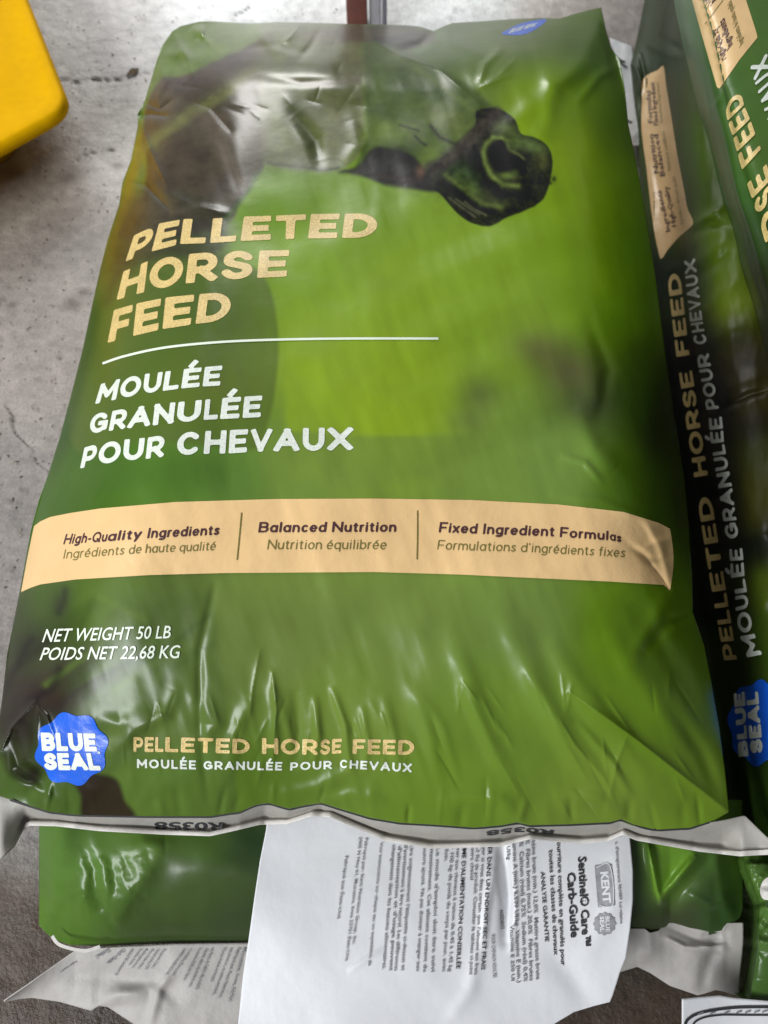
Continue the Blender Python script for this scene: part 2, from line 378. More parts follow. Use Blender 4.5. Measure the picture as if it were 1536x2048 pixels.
# ================================================================== FLOOR
fl_px = np.concatenate([np.linspace(-9000, -400, 30), np.linspace(-380, 1900, 456), np.linspace(1950, 10500, 30)])
fl_py = np.concatenate([np.linspace(-2060, -160, 40), np.linspace(-150, 2200, 470), np.linspace(2230, 9000, 40)])
FX, FY = np.meshgrid(fl_px, fl_py)
cracks = [[(118, 160), (150, 165), (190, 162), (245, 160), (262, 152), (300, 148)], [(262, 152), (268, 140)], [(10, 812), (24, 830), (32, 868), (66, 900), (74, 925), (92, 940)],
          [(92, 940), (110, 960), (130, 1010)], [(470, 30), (488, 22), (505, 8), (520, -20)], [(150, 320), (190, 305), (230, 300)]]
def crackd(x, y):
    wob = (noise(x, y, 9, 3) - 0.5) * 7
    d = 1e9
    for c in cracks: d = np.minimum(d, dpath(x + wob, y + wob * 0.7, c))
    return d
fz = -0.0025 * np.exp(-(crackd(FX, FY) / 2.2) ** 2) + 0.0012 * (fbm(FX, FY, 60, 5) - 0.5)
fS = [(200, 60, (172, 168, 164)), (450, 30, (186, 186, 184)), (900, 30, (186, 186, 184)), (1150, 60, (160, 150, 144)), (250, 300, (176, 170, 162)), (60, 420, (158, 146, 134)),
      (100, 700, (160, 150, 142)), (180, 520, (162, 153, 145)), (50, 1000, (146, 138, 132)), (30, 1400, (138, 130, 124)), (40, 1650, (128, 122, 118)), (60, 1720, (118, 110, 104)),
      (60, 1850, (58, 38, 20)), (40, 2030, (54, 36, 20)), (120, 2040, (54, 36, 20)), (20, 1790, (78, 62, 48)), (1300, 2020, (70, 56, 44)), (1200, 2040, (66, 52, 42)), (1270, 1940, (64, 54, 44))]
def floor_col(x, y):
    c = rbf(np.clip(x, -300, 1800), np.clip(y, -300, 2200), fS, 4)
    c = c * np.array([.985, 1.0, 1.015]) * (0.94 + 0.95 * sm((130 - y) / 160) * sm((x - 150) / 250) * sm((1200 - x) / 150))[..., None] * (1 + 0.42 * (fbm(x, y, 110, 9, 5) - 0.5) + 0.22 * (noise(x, y * 1.6, 14, 2) - 0.5))[..., None]  # top centre brightened: floor glare painted into the concrete colour
    sp = (noise(x, y * 1.3, 26, 31) > 0.87) * noise(x, y, 70, 8)
    c = c * (1 - 0.35 * sp[..., None])
    for (cx, cy, r) in [(137, 22, 6), (145, 608, 16), (168, 585, 9), (25, 610, 8), (30, 348, 16), (138, 355, 18), (22, 1003, 5), (235, 332, 8), (120, 715, 5)]:
        c = over(c, blob(x, y, cx, cy, r * 1.4, r * 0.8, -10), (88, 78, 68), 0.75)
    c = over(c, np.exp(-(crackd(x, y) / 1.8) ** 2), (60, 54, 48), 0.85)
    return c
m_floor = mat('stained_concrete_glare', attr='Col', rough=0.5, spec=0.45, bump=[(45, 0.45, 0.006), (300, 0.5, 0.0015), (1200, 0.35, 0.0006)],
              vary=[(7, 0.9, 1.08), (60, 0.86, 1.1), (350, 0.82, 1.15)], sheen_noise=(14, 0.34, 0.62))
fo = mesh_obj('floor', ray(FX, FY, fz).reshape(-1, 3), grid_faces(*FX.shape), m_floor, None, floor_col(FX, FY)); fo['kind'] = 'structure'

# ================================================================== MAIN BAG
Lx = poly([(352, 20), (345, 62), (322, 95), (305, 150), (290, 200), (275, 228), (276, 250), (268, 290), (262, 320), (245, 365), (238, 410), (215, 480), (200, 540), (182, 620), (165, 700), (142, 790), (118, 880),
           (96, 950), (78, 1000), (62, 1060), (38, 1190), (14, 1310), (4, 1400), (-8, 1480), (-10, 1560), (-14, 1600), (-20, 1700)], 1)
Rx = poly([(1200, 0), (1203, 18), (1212, 60), (1222, 95), (1240, 120), (1250, 180), (1257, 250), (1272, 320), (1290, 420), (1312, 560), (1330, 700), (1352, 850), (1368, 950), (1378, 1050), (1384, 1150), (1386, 1225),
           (1408, 1290), (1422, 1360), (1438, 1450), (1450, 1540), (1456, 1600), (1458, 1622), (1460, 1700)], 1)
Ty = poly([(330, 75), (345, 62), (362, 52), (400, 43), (430, 43), (500, 47), (560, 44), (640, 46), (700, 48), (800, 50), (840, 53), (868, 62), (885, 54), (905, 46), (960, 43), (1030, 38), (1080, 36), (1120, 37), (1150, 28), (1180, 20), (1205, 15), (1230, 16)], 0)
By = poly([(-30, 1588), (0, 1592), (60, 1612), (100, 1624), (150, 1630), (300, 1633), (420, 1633), (480, 1624), (510, 1610), (535, 1606), (560, 1613), (578, 1618), (610, 1611), (642, 1606), (680, 1618), (740, 1636), (800, 1646), (870, 1650),
           (950, 1656), (1005, 1651), (1035, 1645), (1060, 1651), (1140, 1649), (1220, 1645), (1246, 1638), (1270, 1650), (1310, 1660), (1380, 1656), (1430, 1640), (1458, 1624)], 0)
def smoothed(f, lo, hi, sig):
    g = np.arange(lo - 4 * sig, hi + 4 * sig, 4.0); k = np.exp(-0.5 * (np.arange(-3 * sig, 3 * sig + 1, 4.0) / sig) ** 2); k /= k.sum()
    v = f(g); h = len(k) // 2; vp = np.concatenate([np.full(h, v[0]), v, np.full(h, v[-1])]); r = np.convolve(vp, k, 'valid')[:len(g)]
    return lambda q: np.interp(q, g, r)
TyS = smoothed(Ty, 330, 1230, 60); ByS = smoothed(By, -30, 1470, 70); LxS = smoothed(Lx, 20, 1700, 60); RxS = smoothed(Rx, 0, 1700, 60)
def prof(t, p=2.3): t = np.clip(t, 0, 1); return 1 - (1 - t) ** p
random.seed(11)
FOLDS = []
def addf(*a, **k): FOLDS.append((a, k))
# long diagonal tension folds running to the lower right corner
addf([(1010, 1240), (1090, 1400), (1190, 1560)], 26, 0.0035); addf([(900, 1270), (960, 1420), (1040, 1600)], 22, 0.0032)
addf([(1110, 1300), (1200, 1430), (1300, 1560)], 22, 0.003); addf([(1140, 1385), (1260, 1470), (1455, 1622)], 13, 0.006, kind='sharp')
addf([(1255, 1470), (1235, 1520), (1220, 1590)], 9, 0.002, kind='sharp'); addf([(1120, 1440), (1150, 1490), (1210, 1560)], 8, 0.002, kind='sharp')
addf([(1160, 1450), (1220, 1520), (1260, 1590)], 9, 0.0022); addf([(1330, 1400), (1400, 1500), (1440, 1590)], 16, -0.003)
addf([(1060, 1350), (1110, 1450), (1150, 1530)], 14, 0.0022); addf([(830, 1380), (860, 1480), (880, 1570)], 16, 0.002)
addf([(770, 1400), (790, 1480), (800, 1540)], 11, 0.0018); addf([(930, 1380), (960, 1450), (1000, 1530)], 12, 0.0018)
addf([(545, 1345), (552, 1420), (545, 1520)], 8, 0.0036, kind='sharp'); addf([(630, 1400), (636, 1470), (628, 1530)], 9, 0.0026); addf([(665, 1380), (690, 1450), (700, 1540)], 8, 0.002)
addf([(725, 1420), (735, 1480), (730, 1540)], 8, 0.0018); addf([(500, 1400), (470, 1470), (455, 1560)], 14, 0.0024); addf([(590, 1390), (598, 1460), (590, 1530)], 12, -0.0024)
addf([(430, 1170), (400, 1300), (400, 1450), (415, 1600)], 9, -0.0016); addf([(520, 1300), (505, 1380), (500, 1430)], 5, 0.0012, kind='sharp')
addf([(350, 1380), (330, 1430), (270, 1460), (225, 1500)], 14, 0.003); addf([(300, 1420), (240, 1450), (190, 1440)], 16, 0.0025); addf([(400, 1400), (430, 1450), (390, 1490)], 16, 0.0022)
addf([(-8, 1520), (25, 1455), (70, 1405)], 5, 0.007, kind='sharp'); addf([(70, 1405), (92, 1430), (110, 1480)], 5, 0.004, kind='sharp'); addf([(76, 1415), (76, 1450), (72, 1500)], 5, 0.002, kind='sharp')
addf([(28, 1470), (40, 1530), (80, 1560)], 18, -0.009); addf([(0, 1560), (60, 1570), (120, 1610)], 14, 0.003)
addf([(560, 1590), (640, 1575), (700, 1540)], 16, 0.002); addf([(640, 1606), (700, 1590), (760, 1600)], 14, 0.002)
addf([(900, 1600), (1000, 1600), (1040, 1645)], 18, 0.003); addf([(1246, 1638), (1200, 1600), (1120, 1590)], 16, 0.003)
# upper left crumples and pinches
addf([(276, 232), (300, 228), (335, 232)], 5, -0.006, kind='sharp'); addf([(290, 205), (320, 218), (345, 200)], 6, -0.004, kind='sharp'); addf([(280, 240), (300, 300), (335, 370)], 7, 0.004, kind='sharp')
addf([(262, 363), (290, 370), (340, 420)], 8, -0.006, kind='sharp'); addf([(275, 290), (290, 330), (285, 380)], 12, -0.003); addf([(320, 120), (330, 160), (310, 200)], 10, 0.003)
addf([(345, 70), (370, 110), (380, 150)], 10, 0.004); addf([(400, 45), (405, 70), (420, 90)], 6, 0.004, kind='sharp'); addf([(420, 50), (400, 90), (360, 130)], 12, -0.003)
addf([(390, 205), (420, 215), (460, 260)], 6, -0.003, kind='sharp'); addf([(380, 410), (350, 395), (320, 380)], 10, 0.002); addf([(350, 430), (400, 415), (450, 425)], 8, 0.002)
addf([(500, 66), (560, 60), (615, 62)], 26, 0.0075); addf([(385, 52), (395, 62), (410, 66)], 12, 0.005); addf([(330, 110), (360, 104), (390, 118)], 12, 0.004)
addf([(600, 50), (580, 75), (560, 90)], 7, 0.004, kind='sharp'); addf([(520, 60), (540, 90), (570, 110)], 12, 0.004); addf([(640, 60), (620, 95), (600, 115)], 8, -0.003)
addf([(500, 95), (560, 90), (620, 110)], 7, -0.002); addf([(520, 150), (600, 165), (720, 160)], 9, -0.0015); addf([(590, 230), (630, 280), (640, 320)], 14, -0.003); addf([(700, 240), (715, 290), (690, 330)], 16, 0.002)
addf([(560, 60), (610, 130), (700, 190)], 40, 0.004)
addf([(735, 75), (800, 110), (880, 140), (960, 210)], 10, 0.002, kind='sharp'); addf([(868, 64), (840, 90), (800, 100)], 10, -0.004); addf([(880, 60), (900, 80), (960, 110)], 12, 0.003)
addf([(1000, 100), (970, 130), (960, 160)], 8, 0.002); addf([(1030, 120), (1000, 150), (970, 165)], 6, 0.0015, kind='sharp'); addf([(1020, 150), (985, 165), (960, 175)], 6, 0.0014, kind='sharp')
addf([(1120, 100), (1080, 200), (1010, 260)], 22, 0.002); addf([(1200, 30), (1170, 120), (1110, 170), (1090, 260)], 20, 0.004); addf([(1205, 40), (1225, 110), (1240, 170)], 10, -0.004)
addf([(1240, 130), (1200, 150), (1160, 200)], 10, 0.002)
for k in range(9):
    y0 = 400 + k * 55; addf([(1150 + 6 * k, y0), (980 + 5 * k, y0 + 50), (820, y0 + 120)], 20, 0.0009 * (1 if k % 2 else -1))
# right shoulder dents
addf([(1170, 700), (1190, 790), (1160, 850)], 26, 0.003); addf([(1180, 640), (1215, 740), (1200, 830)], 14, -0.002); addf([(1130, 915), (1170, 925), (1200, 960)], 8, 0.002); addf([(1160, 830), (1190, 900), (1230, 940)], 20, 0.003)
addf([(1110, 990), (1200, 1000), (1330, 1060)], 10, 0.0012)
addf([(1285, 1110), (1310, 1140), (1340, 1180)], 6, -0.004, kind='sharp'); addf([(1230, 1080), (1290, 1095), (1345, 1075)], 9, 0.0022); addf([(1240, 1075), (1300, 1120), (1345, 1110)], 8, -0.002)
addf([(1290, 1040), (1320, 1090), (1345, 1180)], 9, 0.003)
addf([(1345, 1180), (1300, 1260), (1260, 1330)], 20, 0.002); addf([(1386, 1228), (1340, 1240), (1290, 1300)], 12, -0.003); addf([(1260, 1200), (1330, 1300), (1400, 1420)], 22, -0.002)
addf([(1210, 1260), (1290, 1370), (1400, 1500)], 26, 0.0024)
for k in range(16):
    x0 = 250 + k * 62 + random.uniform(-18, 18); y0 = 1440 + random.uniform(-60, 30)
    addf([(x0, y0), (x0 + 10 + k * 2.5, y0 + 60), (x0 + 18 + k * 4.5, y0 + 120 + random.uniform(0, 40))], random.uniform(7, 12), random.uniform(0.0003, 0.0008))
# small puckers all round the near seam and the left edge
for k in range(26):
    x0 = 40 + k * 55 + random.uniform(-15, 15); y1 = float(By(x0)); addf([(x0, y1), (x0 + random.uniform(-15, 15), y1 - random.uniform(30, 70))], random.uniform(5, 10), random.uniform(-0.002, 0.002))
for k in range(28):
    x0 = random.uniform(860, 1400); y0 = random.uniform(1340, 1590); L_ = random.uniform(30, 85); a_ = random.uniform(.35, .75)
    if k % 4 == 3: a_ = random.uniform(-.3, .2)
    addf([(x0, y0), (x0 + L_ * a_ * .5, y0 + L_ * .5), (x0 + L_ * a_, y0 + L_)], random.uniform(3.5, 7), random.uniform(0.0005, 0.0012) * random.choice((1, 1, -1)), kind='sharp')
for k in range(26):
    x0 = random.uniform(230, 820); y0 = random.uniform(1380, 1520); L_ = random.uniform(24, 60); a_ = random.uniform(-.5, .4)
    addf([(x0, y0), (x0 + L_ * a_, y0 + L_)], random.uniform(3.5, 6), random.uniform(0.0004, 0.001) * random.choice((1, -1)), kind='sharp')
for k in range(18):
    x0 = random.uniform(330, 720); y0 = random.uniform(60, 260); L_ = random.uniform(24, 60); a_ = random.uniform(0, 3.1)
    addf([(x0, y0), (x0 + L_ * math.cos(a_), y0 + .6 * L_ * math.sin(a_))], random.uniform(3.5, 7), random.uniform(0.0003, 0.0008) * random.choice((1, -1)), kind='sharp')
def z_main(px, py):
    px = np.asarray(px, float); py = np.asarray(py, float)
    dl = px - LxS(py); dr = RxS(py) - px; dt = py - TyS(px) + 4; db = ByS(px) - py + 6
    s = prof(dl / 300, 2.6) * (0.42 + 0.58 * prof(dr / 210, 2.6)) * prof(dt / 140, 2.3) * prof(db / 640, 2.2)
    z = 0.178 + 0.082 * s - 0.003 * np.exp(-np.clip(dr, 0, None) / 16.0) - 0.012 * np.exp(-np.clip(dl, 0, None) / 30.0)
    soft = sm(dl / 60) * sm(dr / 60) * sm(dt / 60) * sm(db / 60)
    z = z + 0.010 * (fbm(px * 0.8, py, 260, 4, 3) - 0.5) * soft
    z = z + 0.0012 * (fbm(px * 1.4 - py * 0.4, py * 0.5, 60, 14, 2) - 0.5)
    for a, k in FOLDS: z = z + fold(px, py, *a, **k)
    return z
mS = [(420, 70, (98, 124, 52)), (380, 110, (92, 120, 48)), (900, 100, (74, 102, 34)), (1050, 60, (78, 104, 36)), (1180, 90, (72, 102, 30)), (960, 170, (96, 124, 48)), (1130, 200, (112, 152, 26)), (1235, 260, (90, 124, 34)),
      (1050, 215, (122, 158, 28)), (1150, 300, (128, 164, 30)), (1190, 420, (120, 158, 32)), (1268, 500, (96, 140, 12)), (1230, 620, (96, 138, 18)), (1290, 620, (92, 134, 24)), (1250, 380, (110, 152, 24)), (1290, 760, (74, 108, 28)), (900, 500, (130, 168, 52)), (720, 420, (112, 150, 42)), (560, 390, (104, 142, 46)), (600, 520, (118, 158, 42)),
      (800, 580, (126, 162, 46)), (1000, 560, (126, 164, 46)), (620, 700, (128, 164, 46)), (800, 760, (130, 166, 44)), (760, 840, (132, 166, 42)), (1050, 620, (122, 158, 50)), (1180, 560, (116, 156, 34)), (1290, 720, (70, 98, 30)), (1340, 860, (56, 72, 30)),
      (700, 935, (114, 144, 60)), (950, 945, (114, 146, 62)), (1120, 930, (112, 146, 66)), (1260, 960, (78, 114, 26)), (1340, 980, (58, 78, 28)), (320, 960, (84, 124, 46)), (160, 960, (68, 104, 32)), (450, 960, (88, 126, 52)), (600, 940, (108, 138, 60)), (120, 1010, (64, 100, 30)),
      (120, 1210, (70, 98, 36)), (220, 1200, (86, 112, 46)), (330, 1210, (86, 108, 52)), (480, 1250, (108, 134, 62)), (600, 1250, (112, 138, 64)), (800, 1250, (114, 142, 66)), (1050, 1250, (112, 142, 66)), (1240, 1260, (94, 132, 26)), (1340, 1300, (88, 122, 32)), (1350, 1420, (98, 134, 36)), (1400, 1560, (106, 140, 42)),
      (700, 1400, (112, 142, 56)), (1000, 1420, (108, 142, 50)), (900, 1590, (104, 138, 44)), (500, 1590, (92, 124, 42)), (340, 1560, (92, 128, 42)), (1200, 1610, (112, 142, 52)), (260, 1380, (92, 116, 58)), (330, 1450, (104, 130, 58)), (110, 1330, (66, 82, 42)), (50, 1400, (48, 50, 34)), (40, 1580, (76, 104, 42)), (25, 1250, (58, 74, 36)),
      (300, 600, (70, 92, 44)), (200, 760, (66, 100, 34)), (350, 800, (84, 116, 44)), (150, 880, (62, 98, 32))]
def art_main(x, y):
    x = np.asarray(x, float); y = np.asarray(y, float)
    c = rbf(x, y, mS, 4.0)
    # crisp lower limit of the bright field
    c = over(c, sm((y - 866) / 12) * sm((1000 - x) / 160) * sm((x - 520) / 80) * sm((985 - y) / 40), (112, 142, 58), 0.8)
    c = over(c, sm((870 - y) / 12) * sm((960 - x) / 120) * sm((x - 560) / 20) * sm((y - 640) / 120), (130, 164, 40), 0.6)
    # dark rounded shoulder behind the title
    c = over(c, pmask(x, y, [(200, 560), (330, 500), (470, 520), (532, 560), (556, 660), (553, 760), (535, 850), (500, 900), (300, 880), (150, 900), (150, 700)], 6), (84, 108, 44), 0.78)
    c = over(c, blob(x, y, 400, 620, 130, 90), (70, 92, 40), 0.5); c = over(c, blob(x, y, 420, 780, 100, 60), (98, 112, 44), 0.4)
    c = over(c, sm((y - 880) / 60) * sm((470 - x) / 30) * sm((x - 100) / 100) * sm((1010 - y) / 60), (72, 108, 42), 0.55)
    # blurred far horse on the right
    for b in [(1140, 745, 85, 60, 30, (84, 82, 56), .8), (1080, 700, 55, 35, 20, (92, 96, 56), .7), (960, 790, 44, 40, 0, (90, 108, 56), .75), (940, 840, 40, 25, 0, (98, 118, 60), .5), (1180, 810, 70, 45, -10, (66, 78, 46), .8), (1320, 830, 50, 150, 5, (46, 54, 32), .85),
              (1255, 800, 45, 60, 0, (52, 78, 30), .6), (1360, 1000, 22, 120, 0, (40, 48, 28), .6)]:
        c = over(c, blob(x, y, *b[:5]), b[5], b[6])
    # foliage blur under the band
    for b in [(120, 1210, 26, 34, 10, (52, 58, 38), .7), (215, 1220, 60, 50, -50, (104, 134, 50), .5), (60, 1290, 50, 30, -30, (50, 56, 36), .7), (140, 1330, 90, 26, -28, (66, 62, 52), .6), (60, 1400, 60, 60, 0, (54, 50, 40), .8),
              (200, 1370, 90, 14, -35, (62, 66, 50), .6), (260, 1290, 70, 20, -40, (84, 104, 52), .5), (120, 1400, 40, 40, 0, (60, 44, 36), .5), (80, 1500, 36, 60, 0, (60, 80, 40), .6), (70, 1545, 16, 22, 30, (38, 36, 28), .8)]:
        c = over(c, blob(x, y, *b[:5]), b[5], b[6])
    for p_, w_, k_, a_ in [([(40, 1330), (90, 1285), (130, 1262)], 10, (44, 50, 30), .6), ([(110, 1420), (170, 1372), (230, 1338), (300, 1300)], 7, (58, 56, 44), .6), ([(90, 1370), (140, 1335), (200, 1290)], 7, (92, 122, 46), .55),
                           ([(200, 1400), (250, 1350), (330, 1300), (420, 1230)], 6, (70, 92, 44), .5), ([(230, 1380), (300, 1330), (380, 1290)], 9, (112, 142, 62), .4), ([(118, 1225), (128, 1200), (132, 1180)], 9, (44, 50, 34), .6),
                           ([(190, 1190), (240, 1215), (290, 1240)], 8, (110, 140, 50), .4), ([(60, 1400), (100, 1380), (120, 1340)], 10, (40, 40, 30), .6), ([(0, 1400), (30, 1340), (60, 1280)], 9, (38, 40, 28), .6), ([(150, 1300), (165, 1250), (190, 1190)], 8, (66, 90, 38), .4),
                           ([(300, 1420), (340, 1340), (420, 1290)], 10, (80, 106, 48), .4)]:
        c = over(c, np.exp(-(dpath(x + 8 * (fbm(x, y, 40, 5, 2) - .5), y, p_) / w_) ** 2), k_, a_)
    c = over(c, sm((y - 1165) / 30) * sm((440 - x - (y - 1250) * -0.12) / 14) * sm((x - 150) / 150), (86, 112, 54), 0.45)
    c = over(c, pmask(x, y, [(135, 1540), (200, 1548), (235, 1560), (250, 1600), (268, 1636), (170, 1640), (160, 1590)], 7), (52, 44, 32), 0.92)
    c = over(c, pmask(x, y, [(0, 1440), (40, 1430), (70, 1470), (62, 1520), (80, 1560), (60, 1570), (10, 1540)], 10), (50, 46, 34), 0.6)
    # yellow-green strip along the left edge
    lx = Lx(y)
    c = over(c, np.exp(-((x - lx - 14) / 16.0) ** 2) * sm((y - 230) / 60) * sm((640 - y) / 160), (118, 108, 36), 0.75)
    c = over(c, np.exp(-((x - lx - 8) / 16.0) ** 2) * sm((y - 560) / 80) * sm((1010 - y) / 160), (46, 78, 22), 0.7)
    # ---- horse: neck
    n1 = fbm(x, y, 40, 41, 3); n2 = fbm(x * 1.0, y * 2.2, 22, 43, 3); n3 = fbm(x, y, 9, 47, 2)
    wx = x + 10 * (fbm(x, y, 45, 48, 2) - .5); wy = y + 10 * (fbm(x, y, 45, 49, 2) - .5)
    def ln(pts, wd, col_, a, p=2):
        nonlocal c; c = over(c, np.exp(-(dpath(wx, wy, pts) / wd) ** p), col_, a)
    c = over(c, pmask(wx, wy, [(320, 160), (360, 152), (400, 140), (450, 113), (500, 88), (545, 72), (540, 200), (530, 322), (510, 356), (482, 400), (462, 440), (380, 470), (250, 480), (240, 455), (268, 410), (290, 382), (298, 330), (284, 285), (290, 225)], 5), (72, 66, 52), 0.97)
    c = over(c, pmask(wx, wy, [(250, 400), (330, 380), (440, 400), (462, 440), (430, 520), (300, 520), (240, 560), (215, 600)], 20), (58, 62, 42), 0.85)
    ln([(290, 296), (353, 250), (409, 212), (459, 178), (515, 138)], 13, (112, 122, 66), .9)
    ln([(340, 170), (400, 158), (450, 130), (505, 100)], 14, (82, 74, 66), .8)
    ln([(320, 290), (370, 262), (470, 190)], 5, (62, 56, 44), .5)
    ln([(521, 342), (490, 388), (454, 436)], 6, (60, 88, 36), .85); ln([(500, 360), (476, 400), (450, 430)], 4, (44, 52, 30), .6)
    ln([(300, 300), (300, 350), (290, 400)], 8, (46, 44, 34), .6); ln([(360, 290), (400, 330), (440, 380)], 26, (66, 60, 48), .5)
    ln([(400, 235), (430, 250), (450, 320), (480, 360)], 18, (104, 96, 78), .45)
    c = over(c, blob(x, y, 340, 345, 40, 45, 20), (64, 58, 46), .5); c = over(c, blob(x, y, 493, 328, 13, 5), (48, 44, 34), .7)
    c = over(c, blob(x, y, 330, 420, 60, 24), (70, 66, 54), .5)
    # cheek
    c = over(c, pmask(wx, wy, [(520, 60), (560, 40), (640, 38), (690, 50), (722, 78), (731, 152), (730, 235), (716, 288), (688, 326), (640, 340), (585, 337), (545, 330), (528, 318), (516, 270), (512, 170)], 13), (98, 108, 64), 0.88)
    c = over(c, blob(x, y, 640, 70, 42, 16), (92, 80, 72), .6); ln([(582, 160), (640, 168), (716, 160)], 7, (92, 82, 66), .6)
    ln([(590, 205), (600, 260), (640, 310)], 13, (74, 92, 46), .65); ln([(560, 180), (556, 240), (580, 300)], 10, (124, 136, 84), .5); ln([(660, 200), (672, 250), (660, 300)], 16, (128, 138, 88), .5)
    ln([(535, 322), (590, 333), (640, 338), (680, 332)], 5, (44, 50, 30), .8); ln([(690, 328), (712, 308), (724, 280)], 6, (112, 116, 90), .6)
    ln([(512, 110), (506, 200), (520, 310)], 18, (72, 70, 50), .35); ln([(530, 300), (560, 315), (620, 322)], 12, (84, 92, 56), .5)
    # face bridge
    c = over(c, pmask(wx, wy, [(729, 92), (760, 84), (812, 100), (880, 136), (940, 172), (990, 216), (1010, 262), (960, 330), (880, 372), (800, 378), (745, 356), (712, 340), (722, 300), (730, 262), (732, 180)], 7), (76, 98, 44), 0.95)
    c = over(c, pmask(wx, wy, [(676, 52), (760, 52), (868, 64), (846, 94), (806, 98), (760, 80), (680, 84)], 4), (78, 70, 50), 0.85)
    c = over(c, pmask(wx, wy, [(752, 72), (800, 70), (850, 66), (842, 92), (815, 102), (790, 96), (760, 84)], 5), (44, 46, 32), 0.85)
    c = over(c, blob(x, y, 868, 190, 60, 26, 28), (62, 86, 44), .65); ln([(790, 110), (860, 156), (905, 190), (946, 222)], 7, (104, 128, 56), .4); ln([(740, 225), (800, 232), (850, 250)], 5, (58, 76, 36), .45)
    c = over(c, blob(x, y, 900, 240, 60, 26, 30), (106, 124, 56), .6); c = over(c, blob(x, y, 785, 262, 48, 26), (108, 134, 52), .7); c = over(c, blob(x, y, 860, 310, 24, 26, 40), (104, 132, 50), .7)
    c = over(c, pmask(wx, wy, [(680, 342), (712, 330), (736, 308), (760, 296), (790, 298), (818, 309), (840, 326), (862, 356), (880, 378), (829, 380), (773, 370), (720, 352)], 6), (36, 38, 24), 0.96)
    c = over(c, blob(x, y, 800, 302, 30, 14, 10), (30, 40, 20), .6); ln([(760, 350), (800, 360), (840, 362)], 6, (58, 54, 42), .6)
    c = over(c, blob(x, y, 842, 343, 9, 12, 20), (110, 88, 66), .7)
    for p, wd in (([(862, 252), (879, 274), (904, 286), (925, 296)], 4.5), ([(830, 272), (842, 284), (852, 290)], 3), ([(800, 250), (820, 256), (838, 262)], 2.5)):
        c = over(c, np.exp(-(dpath(x, y, p) / wd) ** 2), (46, 54, 30), 0.9)
    # muzzle
    MZ = [(953, 222), (990, 216), (1015, 226), (1032, 242), (1042, 267), (1064, 273), (1087, 284), (1102, 304), (1105, 333), (1099, 368), (1087, 398), (1064, 415), (1037, 427), (1010, 437), (993, 448), (973, 453), (948, 448), (928, 438), (904, 416), (886, 394), (866, 376), (850, 350), (880, 318), (918, 291), (950, 254)]
    mz = pmask(x + 1.2 * (n3 - .5), y + 1.2 * (n3 - .5), MZ, 2.2, 3)
    c = over(c, mz, (38, 42, 26), 0.98)
    def mo(mask, col, a):
        nonlocal c; c = over(c, mask * mz, col, a)
    mo(blob(x, y, 1010, 258, 26, 16, 20), (80, 98, 50), .85); mo(blob(x, y, 1066, 292, 30, 13, 25), (80, 102, 50), .85); mo(blob(x, y, 1084, 322, 12, 18), (84, 94, 46), .6); mo(blob(x, y, 1030, 285, 16, 12), (88, 112, 50), .7)
    mo(blob(x, y, 922, 350, 36, 24, 45), (58, 80, 44), .9); mo(blob(x, y, 945, 380, 44, 11, 45), (82, 106, 44), .8); mo(blob(x, y, 1000, 405, 20, 10, 10), (74, 90, 44), .6)
    c = over(c, np.exp(-(dpath(x, y, [(992, 226), (962, 258), (925, 294), (885, 326), (862, 336)]) / 15.0) ** 4), (60, 60, 46), 0.9)
    c = over(c, np.exp(-(dpath(x, y, [(975, 228), (948, 256), (915, 286)]) / 3.0) ** 2), (54, 52, 40), 0.6)
    mo(np.exp(-(dpath(x, y, [(950, 296), (958, 330), (980, 368), (1008, 388), (1040, 392)]) / 7) ** 2), (26, 27, 17), .9)
    mo(np.exp(-(dpath(x, y, [(1014, 282), (1003, 275), (985, 276), (972, 288), (967, 305), (971, 328), (984, 352), (1006, 369), (1036, 372)]) / 4.8) ** 2), (98, 120, 54), .95)
    mo(np.exp(-(dpath(x, y, [(1014, 284), (1020, 300), (1036, 308), (1046, 318)]) / 3.2) ** 2), (96, 112, 60), .8)
    nos = pmask(x, y, [(996, 280), (1008, 284), (1016, 306), (1040, 314), (1052, 330), (1048, 352), (1022, 350), (994, 342), (980, 318), (981, 294)], 3)
    mo(nos, (26, 24, 16), .98)
    mo(blob(x, y, 1016, 351, 16, 7), (96, 120, 50), .85); mo(blob(x, y, 1030, 345, 8, 8), (70, 88, 40), .6)
    mo(np.exp(-(dpath(x, y, [(892, 350), (915, 368), (940, 388), (968, 408), (1002, 414)]) / 5.0) ** 2), (90, 110, 48), .8)
    mo(np.exp(-(dpath(x, y, [(882, 366), (905, 378), (930, 398), (955, 418), (985, 424)]) / 6) ** 2), (24, 25, 16), .95)
    for p in ([(896, 394), (925, 416), (950, 434)], [(912, 398), (938, 416), (958, 428)], [(930, 404), (952, 420), (972, 430)]):
        mo(np.exp(-(dpath(x, y, p) / 2.2) ** 2), (86, 92, 64), .75)
    rough_ = mz * (1 - nos)
    c = c * (1 + rough_ * (0.9 * (fbm(x, y, 12, 77, 2) - .5)))[..., None]
    mo(((noise(x, y, 4.5, 78) > 0.74).astype(float)) * (1 - nos) * (noise(x, y, 24, 79) > .4), (84, 96, 54), .12)
    c = over(c, blob(x, y, 1108, 358, 5, 6), (36, 40, 24), .9); c = over(c, blob(x, y, 1101, 366, 4, 4), (36, 40, 24), .8)
    c = over(c, sm(0.5 - inside(x, y, [(300, 170), (520, 100), (728, 120), (728, 300), (640, 340), (500, 360), (450, 440), (260, 440)]) / 40), (66, 70, 44), .3)
    # print grain
    hz = sm(0.5 - inside(x, y, [(290, 60), (740, 50), (1000, 210), (1110, 300), (1000, 460), (700, 350), (520, 340), (440, 560), (220, 560)]) / 60)
    c = c * (1 + hz * (0.5 * (n1 - 0.5) + 0.34 * (n2 - 0.5) + .18 * (n3 - .5)))[..., None]
